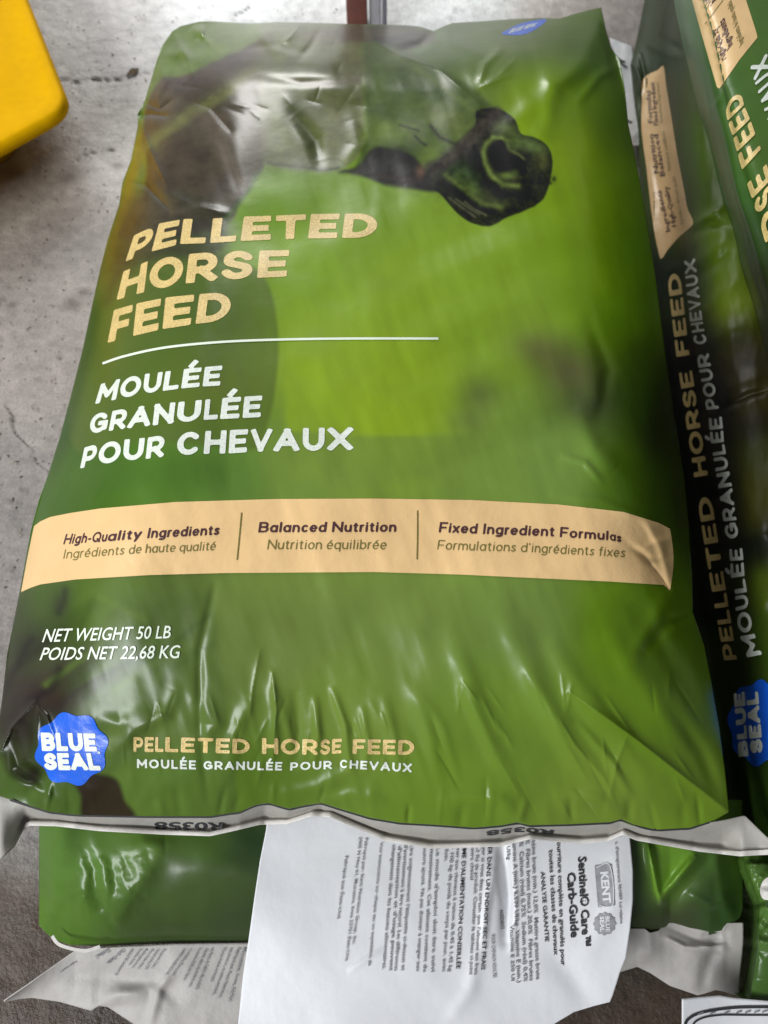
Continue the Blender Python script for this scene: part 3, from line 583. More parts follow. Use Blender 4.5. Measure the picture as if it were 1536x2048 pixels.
    lf = sm((430 - x) / 100) * sm((y - 1180) / 40)
    c = c * (1 + lf * 0.6 * (fbm(x + y * 0.7, y * 0.6, 70, 57, 3) - 0.5) + 0.05 * (fbm(x, y, 200, 70, 3) - 0.5))[..., None]
    # the art keeps the ink a little deeper than the lit picture shows it
    c = c * np.array([1.05, .93, 1.0]) - np.array([.016, .017, .009])
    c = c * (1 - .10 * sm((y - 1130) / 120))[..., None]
    return np.clip(c, 0.004, 1) * 0.96

NR, NC = 640, 600
v = np.linspace(0, 1, NR)[:, None]; u = np.linspace(0, 1, NC)[None, :]
# Coons patch of the four measured outlines
xt = 345 + (1204 - 345) * u; yt = Ty(xt); xb = -12 + (1457 + 12) * u; yb = By(xb)
yl = 62 + (1590 - 62) * v; xl = Lx(yl); yr = 15 + (1624 - 15) * v; xr = Rx(yr)
PX = (1 - v) * xt + v * xb + (1 - u) * xl + u * xr - ((1 - u) * (1 - v) * 345 + u * (1 - v) * 1204 + (1 - u) * v * -12 + u * v * 1457)
PY = (1 - v) * yt + v * yb + (1 - u) * yl + u * yr - ((1 - u) * (1 - v) * Ty(345) + u * (1 - v) * Ty(1204) + (1 - u) * v * By(-12) + u * v * By(1457))
bag = thing('feed_bag', 'large glossy green feed bag on top, horse muzzle and peach band printed in full view', 'feed bag', (0.0, 0.3, 0.12))
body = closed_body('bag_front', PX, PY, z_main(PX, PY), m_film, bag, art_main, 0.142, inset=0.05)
# cream band
bt = poly([(66, 1054), (80, 1043), (100, 1034), (140, 1026), (200, 1017), (350, 1004), (550, 998), (750, 997), (943, 1000), (1118, 1009), (1248, 1024), (1318, 1046), (1345, 1060)])
bb = poly([(38, 1186), (60, 1176), (80, 1169), (150, 1159), (300, 1150), (450, 1146), (750, 1144), (918, 1149), (1218, 1163), (1328, 1170), (1345, 1186)])
BX, BY = rows_patch(0, 1, lambda t: t * 0, lambda t: t * 0 + 1, 420, 44)
uu, tt = BX, BY
bl_top, bl_bot = 68.0, 40.0
X_t = bl_top + (1340 - bl_top) * uu; X_b = bl_bot + (1340 - bl_bot) * uu
XX = X_t * (1 - tt) + X_b * tt + 7 * np.sin(np.pi * tt) * sm((uu - 0.9) / 0.1); YY = bt(X_t) * (1 - tt) + bb(X_b) * tt
XX = np.maximum(XX, Lx(YY) + 3)
mesh_obj('printed_band', lift(XX, YY, z_main, 0.0004).reshape(-1, 3), grid_faces(*XX.shape), m_peach, bag)
ribbon('band_divider', [(483, 1025), (479, 1070), (474, 1120)], 2.6, z_main, m_olive, bag, 0.0008); ribbon('band_divider', [(835, 1021), (835, 1070), (834, 1119)], 2.6, z_main, m_olive, bag, 0.0008)
ribbon('printed_rule', [(205, 727), (250, 712), (330, 695), (440, 684), (560, 679), (700, 677), (877, 677)], 4.6, z_main, m_whitethin, bag)
T = stroke_text
T('title_lettering', 'PELLETED', [(0, 251, 523, 268, 471), (1, 303, 503, 318, 447), (2, 360, 488, 367, 438), (3, 420, 486, 426, 437), (4, 481, 482, 488, 433), (5, 552, 479, 552, 431), (6, 616, 477, 622, 428), (7, 684, 476, 690, 427), (8, 752, 475, 757, 427)], z_main, m_gold, bag, t=.118)
T('title_lettering', 'HORSE', [(0, 233, 600, 247, 543), (1, 296, 582, 303, 519), (2, 371, 567, 378, 508), (3, 442, 560, 447, 502), (4, 514, 556, 519, 501), (5, 573, 553, 579, 500)], z_main, m_gold, bag, t=.115)
T('title_lettering', 'FEED', [(0, 215, 686, 228, 620), (1, 266, 672, 273, 607), (2, 325, 658, 331, 595), (3, 391, 648, 399, 588), (4, 458, 640, 465, 583)], z_main, m_gold, bag, t=.115)
T('subtitle_lettering', 'MOULÉE', [(0, 190, 808, 202, 768), (1, 237, 798, 245, 756), (2, 285, 788, 290, 748), (3, 325, 782, 331, 743), (4, 362, 777, 368, 738), (5, 405, 773, 410, 734), (6, 440, 771, 445, 731)], z_main, m_white, bag, t=.112, h=.05)
T('subtitle_lettering', 'GRANULÉE', [(0, 177, 868, 184, 828), (1, 217, 862, 225, 822), (2, 254, 857, 262, 815), (3, 305, 851, 310, 808), (4, 352, 846, 357, 804), (5, 407, 840, 411, 799), (6, 440, 838, 445, 796), (7, 485, 836, 489, 793), (8, 521, 834, 525, 791)], z_main, m_white, bag, t=.112, h=.05)
T('subtitle_lettering', 'POUR CHEVAUX', [(0, 160, 937, 169, 895), (1, 194, 930, 201, 886), (2, 245, 922, 249, 879), (3, 291, 918, 296, 875), (5, 352, 911, 357, 865), (6, 407, 908, 411, 862), (7, 457, 907, 460, 860), (8, 500, 904, 503, 858), (9, 547, 903, 550, 857), (10, 605, 902, 606, 856), (11, 655, 901, 656, 855), (12, 705, 900, 706, 854)], z_main, m_white, bag, t=.112, h=.05)
T('strip_lettering', 'PELLETED HORSE FEED', [(0, 267, 1504, 267, 1474), (3, 330, 1504, 331, 1474), (8, 504, 1508, 505, 1478), (9, 524, 1508, 524, 1476), (12, 640, 1510, 641, 1479), (14, 686, 1506, 687, 1477), (15, 705, 1508, 706, 1478), (19, 828, 1510, 829, 1480)], z_main, m_gold, bag, t=.11, h=.06)
T('strip_lettering', 'MOULÉE GRANULÉE POUR CHEVAUX', [(0, 274, 1536, 274, 1518), (6, 396, 1539, 396, 1521), (7, 407, 1539, 407, 1522), (15, 568, 1541, 569, 1524), (16, 580, 1541, 581, 1525), (20, 668, 1538, 668, 1521), (21, 680, 1536, 680, 1519), (22, 699, 1537, 700, 1520), (28, 823, 1545, 824, 1527)], z_main, m_white, bag, t=.105, h=.08, gap=.2)
FT = font_text
def BT(text, P, m, bold):
    T('band_lettering', text, P, z_main, m, bag, frac=True, t=.088 if bold else .058, h=.055, gap=.10 if bold else .12, space=.34, off=.0007)
BT('High-Quality Ingredients', [(0, 126, 1089, 132, 1068), (.35, 215, 1083, 220, 1062), (.54, 290, 1077, 294, 1056), (1, 438, 1070, 441, 1049)], m_plum, 1)
BT('Ingrédients de haute qualité', [(0, 125, 1118, 129, 1099), (.5, 280, 1107, 283, 1088), (1, 430, 1101, 433, 1082)], m_olive, 0)
BT('Balanced Nutrition', [(0, 516, 1065, 519, 1044), (1, 792, 1064, 794, 1043)], m_plum, 1)
BT('Nutrition équilibrée', [(0, 534, 1099, 537, 1079), (1, 772, 1099, 774, 1079)], m_olive, 0)
BT('Fixed Ingredient Formulas', [(0, 877, 1065, 880, 1044), (.6, 1100, 1073, 1102, 1052), (.92, 1220, 1081, 1221, 1062), (1, 1243, 1085, 1243, 1068)], m_plum, 1)
BT("Formulations d'ingrédients fixes", [(0, 874, 1099, 877, 1080), (.5, 1068, 1105, 1070, 1086), (1, 1250, 1115, 1252, 1096)], m_olive, 0)
FT('weight_lettering', 'NET WEIGHT 50 LB', [(0, 84, 1284, 90, 1258), (1, 341, 1276, 342, 1251)], z_main, m_whitethin, bag, bold=.008, shear=.15)
FT('weight_lettering', 'POIDS NET 22,68 KG', [(0, 79, 1320, 85, 1295), (1, 360, 1316, 361, 1290)], z_main, m_whitethin, bag, bold=.008, shear=.15)
def lobed(cx, cy, r, amp=.075, n=8, ph=0.0, sy=1.0, sx=1.0):
    return lambda X, Y: np.hypot((X - cx) / sx, (Y - cy) / sy) - r * (1 + amp * np.cos(n * (np.arctan2((Y - cy) / sy, (X - cx) / sx) - ph)))
badge = shape('brand_badge', lobed(143, 1498, 71, .06, 8, -0.25), 60, 225, 1415, 1580, 3.5, z_main, m_blue, bag, 0.0006)
T('badge_lettering', 'BLUE', [(0, 84, 1502, 81, 1465), (4, 194, 1503, 190, 1467)], z_main, m_white, badge, t=.135, h=.05, gap=.06, off=.0009)
T('badge_lettering', 'SEAL', [(0, 89, 1540, 87, 1506), (4, 202, 1541, 194, 1506)], z_main, m_white, badge, t=.135, h=.05, gap=.05, off=.001)
FT('badge_lettering', 'TM', [(0, 193, 1508, 193, 1503), (1, 200, 1508, 200, 1503)], z_main, m_white, badge, bold=.02, off=.001)
sl = shape('top_badge', lambda X, Y: inside(X, Y, smooth_pts([(1003, 68), (1020, 57), (1045, 46), (1090, 38), (1088, 46), (1065, 62), (1040, 70)], 4)), 998, 1096, 32, 76, 2.2, z_main, m_blue, bag, 0.0006)
T('badge_lettering', 'BLUE SEAL', [(0, 1016, 67, 1026, 57), (9, 1070, 52, 1080, 43)], z_main, m_white, sl, t=.12, h=.12, off=.001)

# ---- white end flap of the big bag
fA = poly([(-90, 1560), (0, 1590), (60, 1609), (150, 1626), (420, 1628), (480, 1620), (530, 1602), (575, 1613), (642, 1602), (760, 1634), (870, 1646), (960, 1650), (1032, 1641), (1060, 1646), (1240, 1634), (1300, 1652), (1380, 1650), (1450, 1640), (1490, 1631), (1536, 1676), (1640, 1700)])
fBp = [(-90, 1790), (-40, 1750), (0, 1720), (30, 1693), (50, 1654), (60, 1650), (110, 1651), (200, 1661), (330, 1668), (420, 1671), (470, 1660), (520, 1648), (575, 1647), (625, 1631), (660, 1633), (710, 1655), (770, 1680), (860, 1696), (1000, 1692), (1060, 1677), (1110, 1682), (1160, 1686), (1215, 1682), (1246, 1668), (1275, 1680), (1400, 1702), (1480, 1711), (1536, 1708), (1640, 1705)]
fB = poly(fBp)
FX1, FY1 = cols_patch(-90, 1640, fA, fB, 420, 26)
def z_flap(px, py):
    a = fA(px); b = fB(px); t = np.clip((py - a) / np.maximum(b - a, 1), 0, 1.1); wpx = np.maximum(b - a, 1)
    hem = sm((py - (b - 13)) / 8)
    corner = sm((60 - px) / 60) + sm((px - 1440) / 50)
    dip = 0.034 * np.minimum(1, wpx / 50) * (1 - 0.8 * np.clip(corner, 0, 1))
    return 0.161 - 0.78 * dip * sm(t * 1.25) + 0.0035 * hem * (1 - corner) + 0.003 * (fbm(px, py, 120, 61, 2) - 0.5) + 0.002 * np.sin(px / 31.0) * sm(t)
flap = sheet('end_flap', FX1, FY1, z_flap(FX1, FY1), m_poly_shaded, bag, thick=0.0012)
hx = np.linspace(48, 1640, 400)
HX, HY = np.meshgrid(hx, np.linspace(0, 1, 5)); HY = fB(HX) - 9 + 10.5 * HY
sheet('flap_hem', HX, HY, z_flap(HX, np.minimum(HY, fB(HX))) + .0022, m_poly, flap, thick=.0012)  # hem left in the lighter poly, so its lit edge sits in the colour
ribbon('panel_edge', [(x, float(By(x)) + 1.0) for x in range(20, 1440, 20)], 4.5, lambda a, b: np.full(np.shape(a), 0.1775), m_black, bag, 0.0)
FT('stamped_code', 'R0358', [(0, 445, 1646, 444, 1661), (1, 308, 1645, 309, 1659)], z_flap, m_black, flap, bold=.02, off=.0012)
FT('stamped_code', 'R0358', [(0, 1108, 1661, 1106, 1668), (.5, 1040, 1655, 1040, 1664), (1, 972, 1663, 973, 1672)], z_flap, m_black, flap, bold=.03, off=.0012)

# ================================================================== BAG UNDERNEATH
under = thing('feed_bag', 'green feed bag pinned under the large bag, its near end and wide beige flap showing', 'feed bag', (0.0, 0.2, 0.0))
uL = poly([(78, 1600), (78, 1700), (76, 1790), (80, 1845), (92, 1862)], 1)
uT = poly([(60, 1600), (1500, 1600)]); uB = poly([(70, 1842), (84, 1858), (105, 1878), (140, 1890), (200, 1892), (330, 1887), (500, 1884), (900, 1880), (1255, 1862), (1300, 1866), (1325, 1862), (1340, 1850), (1420, 1870), (1450, 1862), (1480, 1835), (1490, 1800)])
UX, UY = cols_patch(78, 1486, uT, uB, 460, 120)
UF = [([(250, 1720), (290, 1690), (330, 1690)], 20, .004), ([(150, 1660), (190, 1740), (180, 1830)], 13, -.002), ([(180, 1720), (200, 1800), (230, 1860)], 10, -.0018), ([(205, 1720), (215, 1770), (212, 1830)], 9, .0014), ([(100, 1790), (160, 1780), (175, 1830)], 20, .003),
      ([(240, 1720), (250, 1770), (262, 1790)], 9, .001), ([(330, 1700), (400, 1730), (520, 1760)], 34, .0015), ([(310, 1710), (250, 1800), (215, 1870)], 22, .004), ([(90, 1860), (110, 1800), (100, 1700)], 14, .003),
      ([(1296, 1690), (1318, 1800)], 7, .010), ([(1318, 1800), (1388, 1715)], 8, .008), ([(1430, 1700), (1450, 1800), (1470, 1850)], 14, .004), ([(1380, 1790), (1420, 1810), (1470, 1790)], 10, .003), ([(1340, 1810), (1400, 1740), (1430, 1700)], 16, -.006)]
def z_under(px, py):
    d = px - 78; dr = 1486 - px; db = uB(px) - py
    z = 0.074 + 0.044 * prof(d / 120, 2.4) * prof(dr / 120, 2.2) * prof(db / 200, 2.2)
    for p, wd, a in UF: z = z + fold(px, py, p, wd, a)
    crk = sm((330 - px) / 60) * sm((py - 1690) / 30) * sm((1850 - py) / 30)
    return z + 0.0022 * (fbm(px, py, 26, 90, 3) - 0.5) * crk + 0.003 * (fbm(px, py, 90, 91, 2) - 0.5)
uS = [(120, 1700, (72, 104, 38)), (200, 1740, (80, 112, 42)), (130, 1840, (76, 108, 34)), (250, 1850, (66, 92, 32)), (260, 1690, (84, 112, 46)), (400, 1690, (70, 96, 40)), (350, 1780, (68, 88, 38)), (500, 1700, (34, 54, 26)), (450, 1760, (60, 78, 36)), (480, 1840, (44, 56, 38)), (300, 1860, (46, 58, 32)),
      (1280, 1800, (56, 66, 54)), (1285, 1740, (42, 48, 38)), (1335, 1740, (96, 134, 40)), (1320, 1780, (96, 136, 36)), (1360, 1700, (80, 116, 40)), (1400, 1760, (48, 58, 36)), (1370, 1830, (50, 44, 40)), (1440, 1740, (60, 96, 38)), (1430, 1820, (46, 76, 34)), (1320, 1830, (50, 46, 40)), (1470, 1720, (92, 120, 48))]
def art_under(x, y):
    c = rbf(x, y, uS, 4.5)
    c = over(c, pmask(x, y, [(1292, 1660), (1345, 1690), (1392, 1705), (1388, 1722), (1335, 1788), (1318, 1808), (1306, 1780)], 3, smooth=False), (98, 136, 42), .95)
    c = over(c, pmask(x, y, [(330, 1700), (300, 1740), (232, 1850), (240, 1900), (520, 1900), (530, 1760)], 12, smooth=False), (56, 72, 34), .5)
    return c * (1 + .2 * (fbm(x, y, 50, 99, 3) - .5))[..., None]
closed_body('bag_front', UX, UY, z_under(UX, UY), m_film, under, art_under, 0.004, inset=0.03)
g1 = poly([(8, 2003), (60, 1967), (150, 1901), (200, 1896), (350, 1888), (520, 1886), (900, 1880), (1252, 1858), (1290, 1858), (1300, 1866), (1318, 1862), (1330, 1848), (1345, 1846), (1420, 1864), (1445, 1862), (1454, 1846), (1488, 1846)])
g2 = poly([(8, 2004), (40, 1998), (65, 1996), (120, 2004), (182, 2022), (198, 2012), (215, 2014), (270, 2050), (330, 2075), (700, 2075), (1100, 2000), (1245, 1943), (1275, 1934), (1300, 1946), (1340, 1972), (1396, 1991), (1420, 1984), (1432, 1980), (1478, 1990), (1488, 1990)])
GX, GY = cols_patch(8, 1487, g1, g2, 420, 50)
GX = np.where(GX > 1440, GX - 8 * sm((GX - 1440) / 48) * sm((GY - 1870) / 110), GX)
GFo = [([(330, 2000), (300, 1975), (210, 1990)], 12, .002), ([(340, 1950), (320, 1975), (300, 2048)], 10, .003), ([(1330, 1875), (1370, 1895), (1450, 1900)], 7, .004), ([(1290, 1860), (1300, 1900), (1260, 1935)], 14, .003), ([(1440, 1870), (1420, 1920), (1400, 1985)], 14, -.004),
       ([(1395, 1890), (1420, 1893), (1450, 1890)], 4, .0025), ([(1330, 1850), (1400, 1880), (1445, 1868)], 9, -.004), ([(100, 1945), (220, 1950), (350, 1990)], 22, -.003), ([(180, 2020), (240, 1990), (300, 1990)], 14, .003)]
def z_gflap(px, py):
    t = np.clip((py - g1(px)) / np.maximum(g2(px) - g1(px), 1), 0, 1)
    z = 0.078 - 0.02 * t + 0.01 * np.sin(px / 210.0) * t + 0.004 * (fbm(px, py, 110, 71, 3) - .5)
    for p, wd, a in GFo: z = z + fold(px, py, p, wd, a)
    return z
gf = sheet('end_flap', GX, GY, z_gflap(GX, GY), m_beige_shaded, under, thick=0.0009)
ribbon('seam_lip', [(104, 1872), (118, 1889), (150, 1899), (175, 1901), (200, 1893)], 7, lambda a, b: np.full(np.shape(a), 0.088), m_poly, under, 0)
# slanted print on the beige flap
sl_lines = [((215, 1897), (190, 1912), 9, 'Sentinel'), ((245, 1897), (212, 1925), 8, 'Carb-Guide'), ((262, 1898), (228, 1950), 5, 'ANALYSE GARANTIE'), ((278, 1898), (256, 1930), 5, 'Protéine brute'), ((290, 1898), (262, 1936), 5, 'Matière grasse brute'), ((302, 1898), (274, 1938), 5, 'Fibres brutes (max.)'),
            ((314, 1898), (288, 1938), 5, 'Calcium (min.) 0,75'), ((326, 1898), (302, 1936), 5, 'Phosphore (min.)'), ((366, 1898), (330, 1948), 5, 'GAMME D\'ALIMENTATION'), ((378, 1898), (342, 1952), 5, 'CONSEILLÉE par jour'), ((396, 1897), (366, 1960), 6, 'le cheval adulte au repos'), ((410, 1897), (376, 1974), 6, 'Garder dans un endroit sec'),
            ((422, 1896), (390, 1978), 6, 'et frais à l\'abri du soleil'), ((446, 1896), (420, 1964), 6, 'Ne pas donner à manger'), ((460, 1896), (424, 1990), 6, 'aux moutons ou autres animaux'), ((474, 1896), (436, 1996), 6, 'Fabriqué par Kent Nutrition'), ((486, 1896), (456, 2002), 6, 'Muscatine, Iowa 52761'), ((150, 1902 + 20), (120, 1943), 4, 'Fabriqué')]
for (a, b, hgt, s) in sl_lines:
    d = np.array(b, float) - a; d /= np.linalg.norm(d); n = np.array([-d[1], d[0]]) * -1
    FT('flap_lettering', s, [(0, a[0], a[1], a[0] + n[0] * hgt, a[1] + n[1] * hgt), (1, b[0], b[1], b[0] + n[0] * hgt, b[1] + n[1] * hgt)], z_gflap, m_grey, gf, bold=.02, off=.0012, res=1)

# ================================================================== WHITE LABEL SHEET
kL = poly([(538, 1600), (532, 1660), (520, 1720), (508, 1800), (497, 1880), (486, 1950), (475, 2060), (470, 2110)], 1)
kR = poly([(1254, 1600), (1260, 1675), (1266, 1740), (1266, 1800), (1260, 1860), (1252, 1915), (1240, 1945), (1226, 1990), (1220, 2004)], 1)
kbot = poly([(470, 2110), (900, 2110), (1060, 2066), (1110, 2048), (1150, 2024), (1190, 2012), (1222, 2004)])
vv = np.linspace(0, 1, 130)[:, None]; uu2 = np.linspace(0, 1, 240)[None, :]
KXb = 470 + 752 * uu2; KYb = kbot(KXb); KXt = 538 + (1254 - 538) * uu2; KYt = 1600 + 0 * uu2
yl_ = 1600 + (2110 - 1600) * vv; yr_ = 1600 + (2004 - 1600) * vv
KX = (1 - vv) * KXt + vv * KXb + (1 - uu2) * kL(yl_) + uu2 * kR(yr_) - ((1 - uu2) * (1 - vv) * 538 + uu2 * (1 - vv) * 1254 + (1 - uu2) * vv * 470 + uu2 * vv * 1222)
KY = (1 - vv) * KYt + vv * KYb + (1 - uu2) * yl_ + uu2 * yr_ - (1600 + vv * ((1 - uu2) * 510 + uu2 * 404))
KF = [([(1005, 1690), (1010, 1740), (1016, 1800), (1012, 1880)], 13, -.008), ([(985, 1745), (970, 1830), (965, 1890)], 9, .003), ([(1022, 1720), (1030, 1800), (1022, 1900)], 7, .003), ([(960, 1900), (940, 1980), (900, 2040)], 16, .002), ([(700, 1940), (760, 1900)], 5, .0015), ([(1240, 1700), (1235, 1800), (1180, 1900)], 22, .002), ([(1100, 1900), (1150, 1960), (1180, 2010)], 26, -.002)]
def z_label(px, py):
    z = 0.1265 - 0.012 * sm((py - 1780) / 300) + 0.006 * np.sin((px - 480) / 150.0) * sm((py - 1700) / 250) + 0.003 * (fbm(px, py, 160, 81, 2) - .5)
    for p, wd, a in KF: z = z + fold(px, py, p, wd, a)
    return z
lab = thing('feed_label', 'large white paper label with sideways French print, hanging over the lower bag end', 'label', (0.05, -0.02, 0.09))
sh = sheet('label_sheet', KX, KY, z_label(KX, KY), m_paper, lab, thick=0.0004)
def vline(s, x0, y0, x1, y1, h, m=m_grey, bold=.015, name='label_lettering', par=None, **k):
    d = np.array([x1 - x0, y1 - y0], float); d /= np.linalg.norm(d); n = np.array([-d[1], d[0]]) * -1   # capitals point right
    return FT(name, s, [(0, x0, y0, x0 + n[0] * h, y0 + n[1] * h), (1, x1, y1, x1 + n[0] * h, y1 + n[1] * h)], z_label, m, par or sh, bold=bold, off=.0008, res=2, **k)
vline('Sentinel® Care™', 1156, 1714, 1165, 1893, 16, m_black, .028); vline('Carb-Guide', 1134, 1746, 1142, 1876, 16, m_black, .028)
vline('Nourriture complète en granulés pour', 1113, 1672, 1122, 1932, 9, m_black); vline('toutes les classes de chevaux', 1097, 1700, 1108, 1911, 9, m_black)
vline('ANALYSE GARANTIE', 1081, 1744, 1090, 1884, 8, m_black)
vline('Protéine brute (min.) 12,0%  Matière grasse brute', 1062, 1660, 1072, 1960, 8); vline('5,0%  Fibres brutes (max.) 20,0%  Fibres brutes', 1050, 1660, 1059, 1962, 8); vline('17,0%  Calcium (réel) 0,75%  Sodium (réel) 0,4%', 1037, 1660, 1047, 1964, 8)
vline('Vitamine A (min.) 6,600 UI/kg  Vitamine E (min.)', 1024, 1670, 1034, 1966, 8); vline('275 UI/kg', 1012, 1670, 1014, 1720, 7)
vline("c. d'enregistrement 981089", 1230, 1684, 1238, 1800, 6); vline('Loi relative', 1238, 1805, 1240, 1848, 6)
vline('Vitamine E 250 UI', 1020, 1850, 1022, 1962, 7)
vline('POUR CHEVAUX ADULTES', 982, 1870, 986, 1956, 7); vline('INGRÉDIENTS', 1000, 1820, 1002, 1858, 7, m_black)
vline('GARDER DANS UN ENDROIT SEC ET FRAIS', 978, 1652, 962, 1940, 8, m_black)
vline("Mélanger si vous êtes certain que l'aliment est frais", 966, 1660, 948, 1950, 7); vline('1 kg (2,2 lb) de produit. Consulter le tableau ci-joint', 954, 1660, 938, 1950, 7); vline('pour votre cheval', 942, 1660, 940, 1760, 7)
vline("GAMME D'ALIMENTATION CONSEILLÉE", 926, 1664, 912, 1938, 8, m_black)
vline('Donner aux chevaux à raison de 0,45 à 1,45 kg', 914, 1672, 896, 1944, 7); vline('par 100 kg de poids du corps par jour, avec', 902, 1680, 884, 1944, 7); vline('du foin.', 890, 1680, 888, 1724, 7)
vline("Le mode d'emploi doit être suivi", 872, 1696, 862, 1944, 7); vline('attentivement. Cet aliment contient du', 860, 1690, 846, 1944, 7); vline('cuivre ajouté. Ne pas donner à manger aux', 846, 1696, 832, 1944, 7)
vline("Lire soigneusement l'étiquette ci-dessus et", 820, 1690, 802, 1942, 7); vline("d'avertissement à être naturel. Les différences", 808, 1690, 788, 1942, 7); vline("d'alimentation et d'usage peuvent", 796, 1692, 778, 1942, 7); vline('changement dans les besoins alimentaires.', 784, 1690, 764, 1940, 7)
vline('Voir instructions sur chaque sac ou expédition de', 760, 1684, 736, 1932, 6)
vline('Fabriqué par: Kent Nutrition Group, Inc.', 730, 1676, 704, 1890, 6); vline('2905 N Hwy 61, Muscatine, Iowa 52761 États-Unis', 718, 1674, 690, 1922, 6); vline('Fabriqué aux États-Unis', 690, 1712, 674, 1838, 6)
box = shape('logo_panel', lambda X, Y: inside(X, Y, [(1189, 1731), (1223, 1728), (1230, 1811), (1196, 1815)]), 1186, 1234, 1724, 1818, 1.6, z_label, m_midgrey, sh, .0007)
ribbon('logo_border', [(1193, 1735), (1220, 1732), (1226, 1808), (1199, 1811)], 1.6, z_label, m_paper, box, .0012, closed=False)
vline('KENT', 1201, 1744, 1207, 1807, 15, m_paper, .04, 'logo_lettering', box)
seal = shape('seal_emblem', lobed(1209, 1848, 22, .06, 12), 1182, 1236, 1820, 1876, 1.8, z_label, m_midgrey, sh, .0007)
vline('BLUE', 1211, 1833, 1212, 1864, 8, m_paper, .03, 'seal_lettering', seal); vline('SEAL', 1200, 1833, 1201, 1864, 8, m_paper, .03, 'seal_lettering', seal)

# ================================================================== NEIGHBOUR BAG (lower of the right stack)
nb = thing('feed_bag', 'green bag along the right, gap shade painted into its print, white lettering running up its side above a blue badge', 'feed bag', (0.42, 0.3, 0.0))
def net(curves, ny, nx):
    """curves: list (left to right) of [(px,py,z)..] keyed by py; returns interpolated PX, PY, Z"""
    n = len(curves); ys = np.linspace(0, 1, ny)
    C = []
    for c in curves:
        c = np.array(c, float); o = np.linspace(c[0, 1], c[-1, 1], ny)
        C.append(np.stack([np.interp(o, c[:, 1], c[:, 0]), o, np.interp(o, c[:, 1], c[:, 2])], -1))
    C = np.array(C)                                              # n, ny, 3
    t = np.linspace(0, n - 1, nx); i = np.clip(np.floor(t).astype(int), 0, n - 2); f = (t - i)[:, None, None]
    p1, p2 = C[i], C[i + 1]; p0 = C[np.maximum(i - 1, 0)]; p3 = C[np.minimum(i + 2, n - 1)]
    R = 0.5 * (2 * p1 + (p2 - p0) * f + (2 * p0 - 5 * p1 + 4 * p2 - p3) * f * f + (3 * p1 - p0 - 3 * p2 + p3) * f ** 3)
    R = R.transpose(1, 0, 2); return R[..., 0], R[..., 1], R[..., 2]
class Surf:
    """height lookup of a pixel/height grid, for laying print on it"""
    def __init__(s, PX, PY, Z):
        from mathutils.bvhtree import BVHTree
        s.PX, s.PY, s.Z = PX, PY, Z
        P = ray(PX, PY, Z).reshape(-1, 3); s.t = BVHTree.FromPolygons([tuple(p) for p in P], grid_faces(*PX.shape).tolist())
    def __call__(s, px, py):
        px = np.asarray(px, float); py = np.asarray(py, float); out = np.zeros(px.shape); it = np.nditer(px, flags=['multi_index'])
        far = ray(px, py, np.full(px.shape, -0.2)); C = Vector((0, 0, CAMZ))
        for _ in it:
            k = it.multi_index; d = Vector(far[k]) - C; hit = s.t.ray_cast(C, d.normalized())
            out[k] = hit[0].z if hit[0] else s.last if hasattr(s, 'last') else 0.15
            if hit[0]: s.last = hit[0].z
        return out
A_c = [
 [(1540, -800, .005), (1300, -60, .005), (1274, 80, .005), (1262, 130, .005), (1271, 235, .005), (1274, 290, .005), (1282, 400, .005), (1304, 620, .005), (1345, 900, .005), (1370, 1150, .005), (1400, 1400, .005), (1440, 1600, .005), (1450, 1655, .005)],
 [(1545, -800, .022), (1305, -60, .022), (1278, 80, .022), (1266, 130, .022), (1276, 235, .022), (1284, 290, .022), (1296, 430, .022), (1322, 600, .022), (1352, 800, .022), (1382, 1000, .022), (1410, 1220, .022), (1446, 1420, .022), (1480, 1600, .022), (1486, 1660, .022)],
 [(1575, -800, .056), (1335, -60, .056), (1318, 80, .056), (1318, 150, .056), (1330, 300, .056), (1350, 440, .056), (1372, 620, .056), (1398, 800, .056), (1425, 1000, .056), (1455, 1220, .056), (1478, 1420, .056), (1500, 1600, .056), (1506, 1680, .056)],
 [(1598, -800, .142), (1358, -60, .142), (1350, 80, .142), (1356, 200, .142), (1380, 400, .142), (1408, 620, .142), (1436, 800, .142), (1466, 1000, .142), (1492, 1200, .142), (1518, 1420, .142), (1538, 1600, .142), (1545, 1690, .142)],
 [(1625, -800, .188), (1385, -60, .188), (1395, 100, .188), (1420, 300, .188), (1455, 500, .188), (1490, 800, .188), (1525, 1000, .188), (1555, 1250, .188), (1580, 1450, .188), (1600, 1620, .18), (1605, 1700, .17)],
 [(1710, -800, .195), (1470, -60, .195), (1520, 100, .195), (1560, 300, .195), (1610, 500, .195), (1660, 800, .195), (1700, 1000, .195), (1740, 1250, .195), (1770, 1450, .195), (1790, 1620, .195), (1800, 1700, .18)],
 [(2140, -800, .195), (1900, -60, .195), (1990, 100, .195), (2050, 300, .195), (2100, 500, .195), (2200, 800, .195), (2250, 1000, .195), (2300, 1250, .195), (2340, 1450, .195), (2380, 1620, .17), (2400, 1700, .15)]]
AX, AY, AZ = net(A_c, 600, 200)
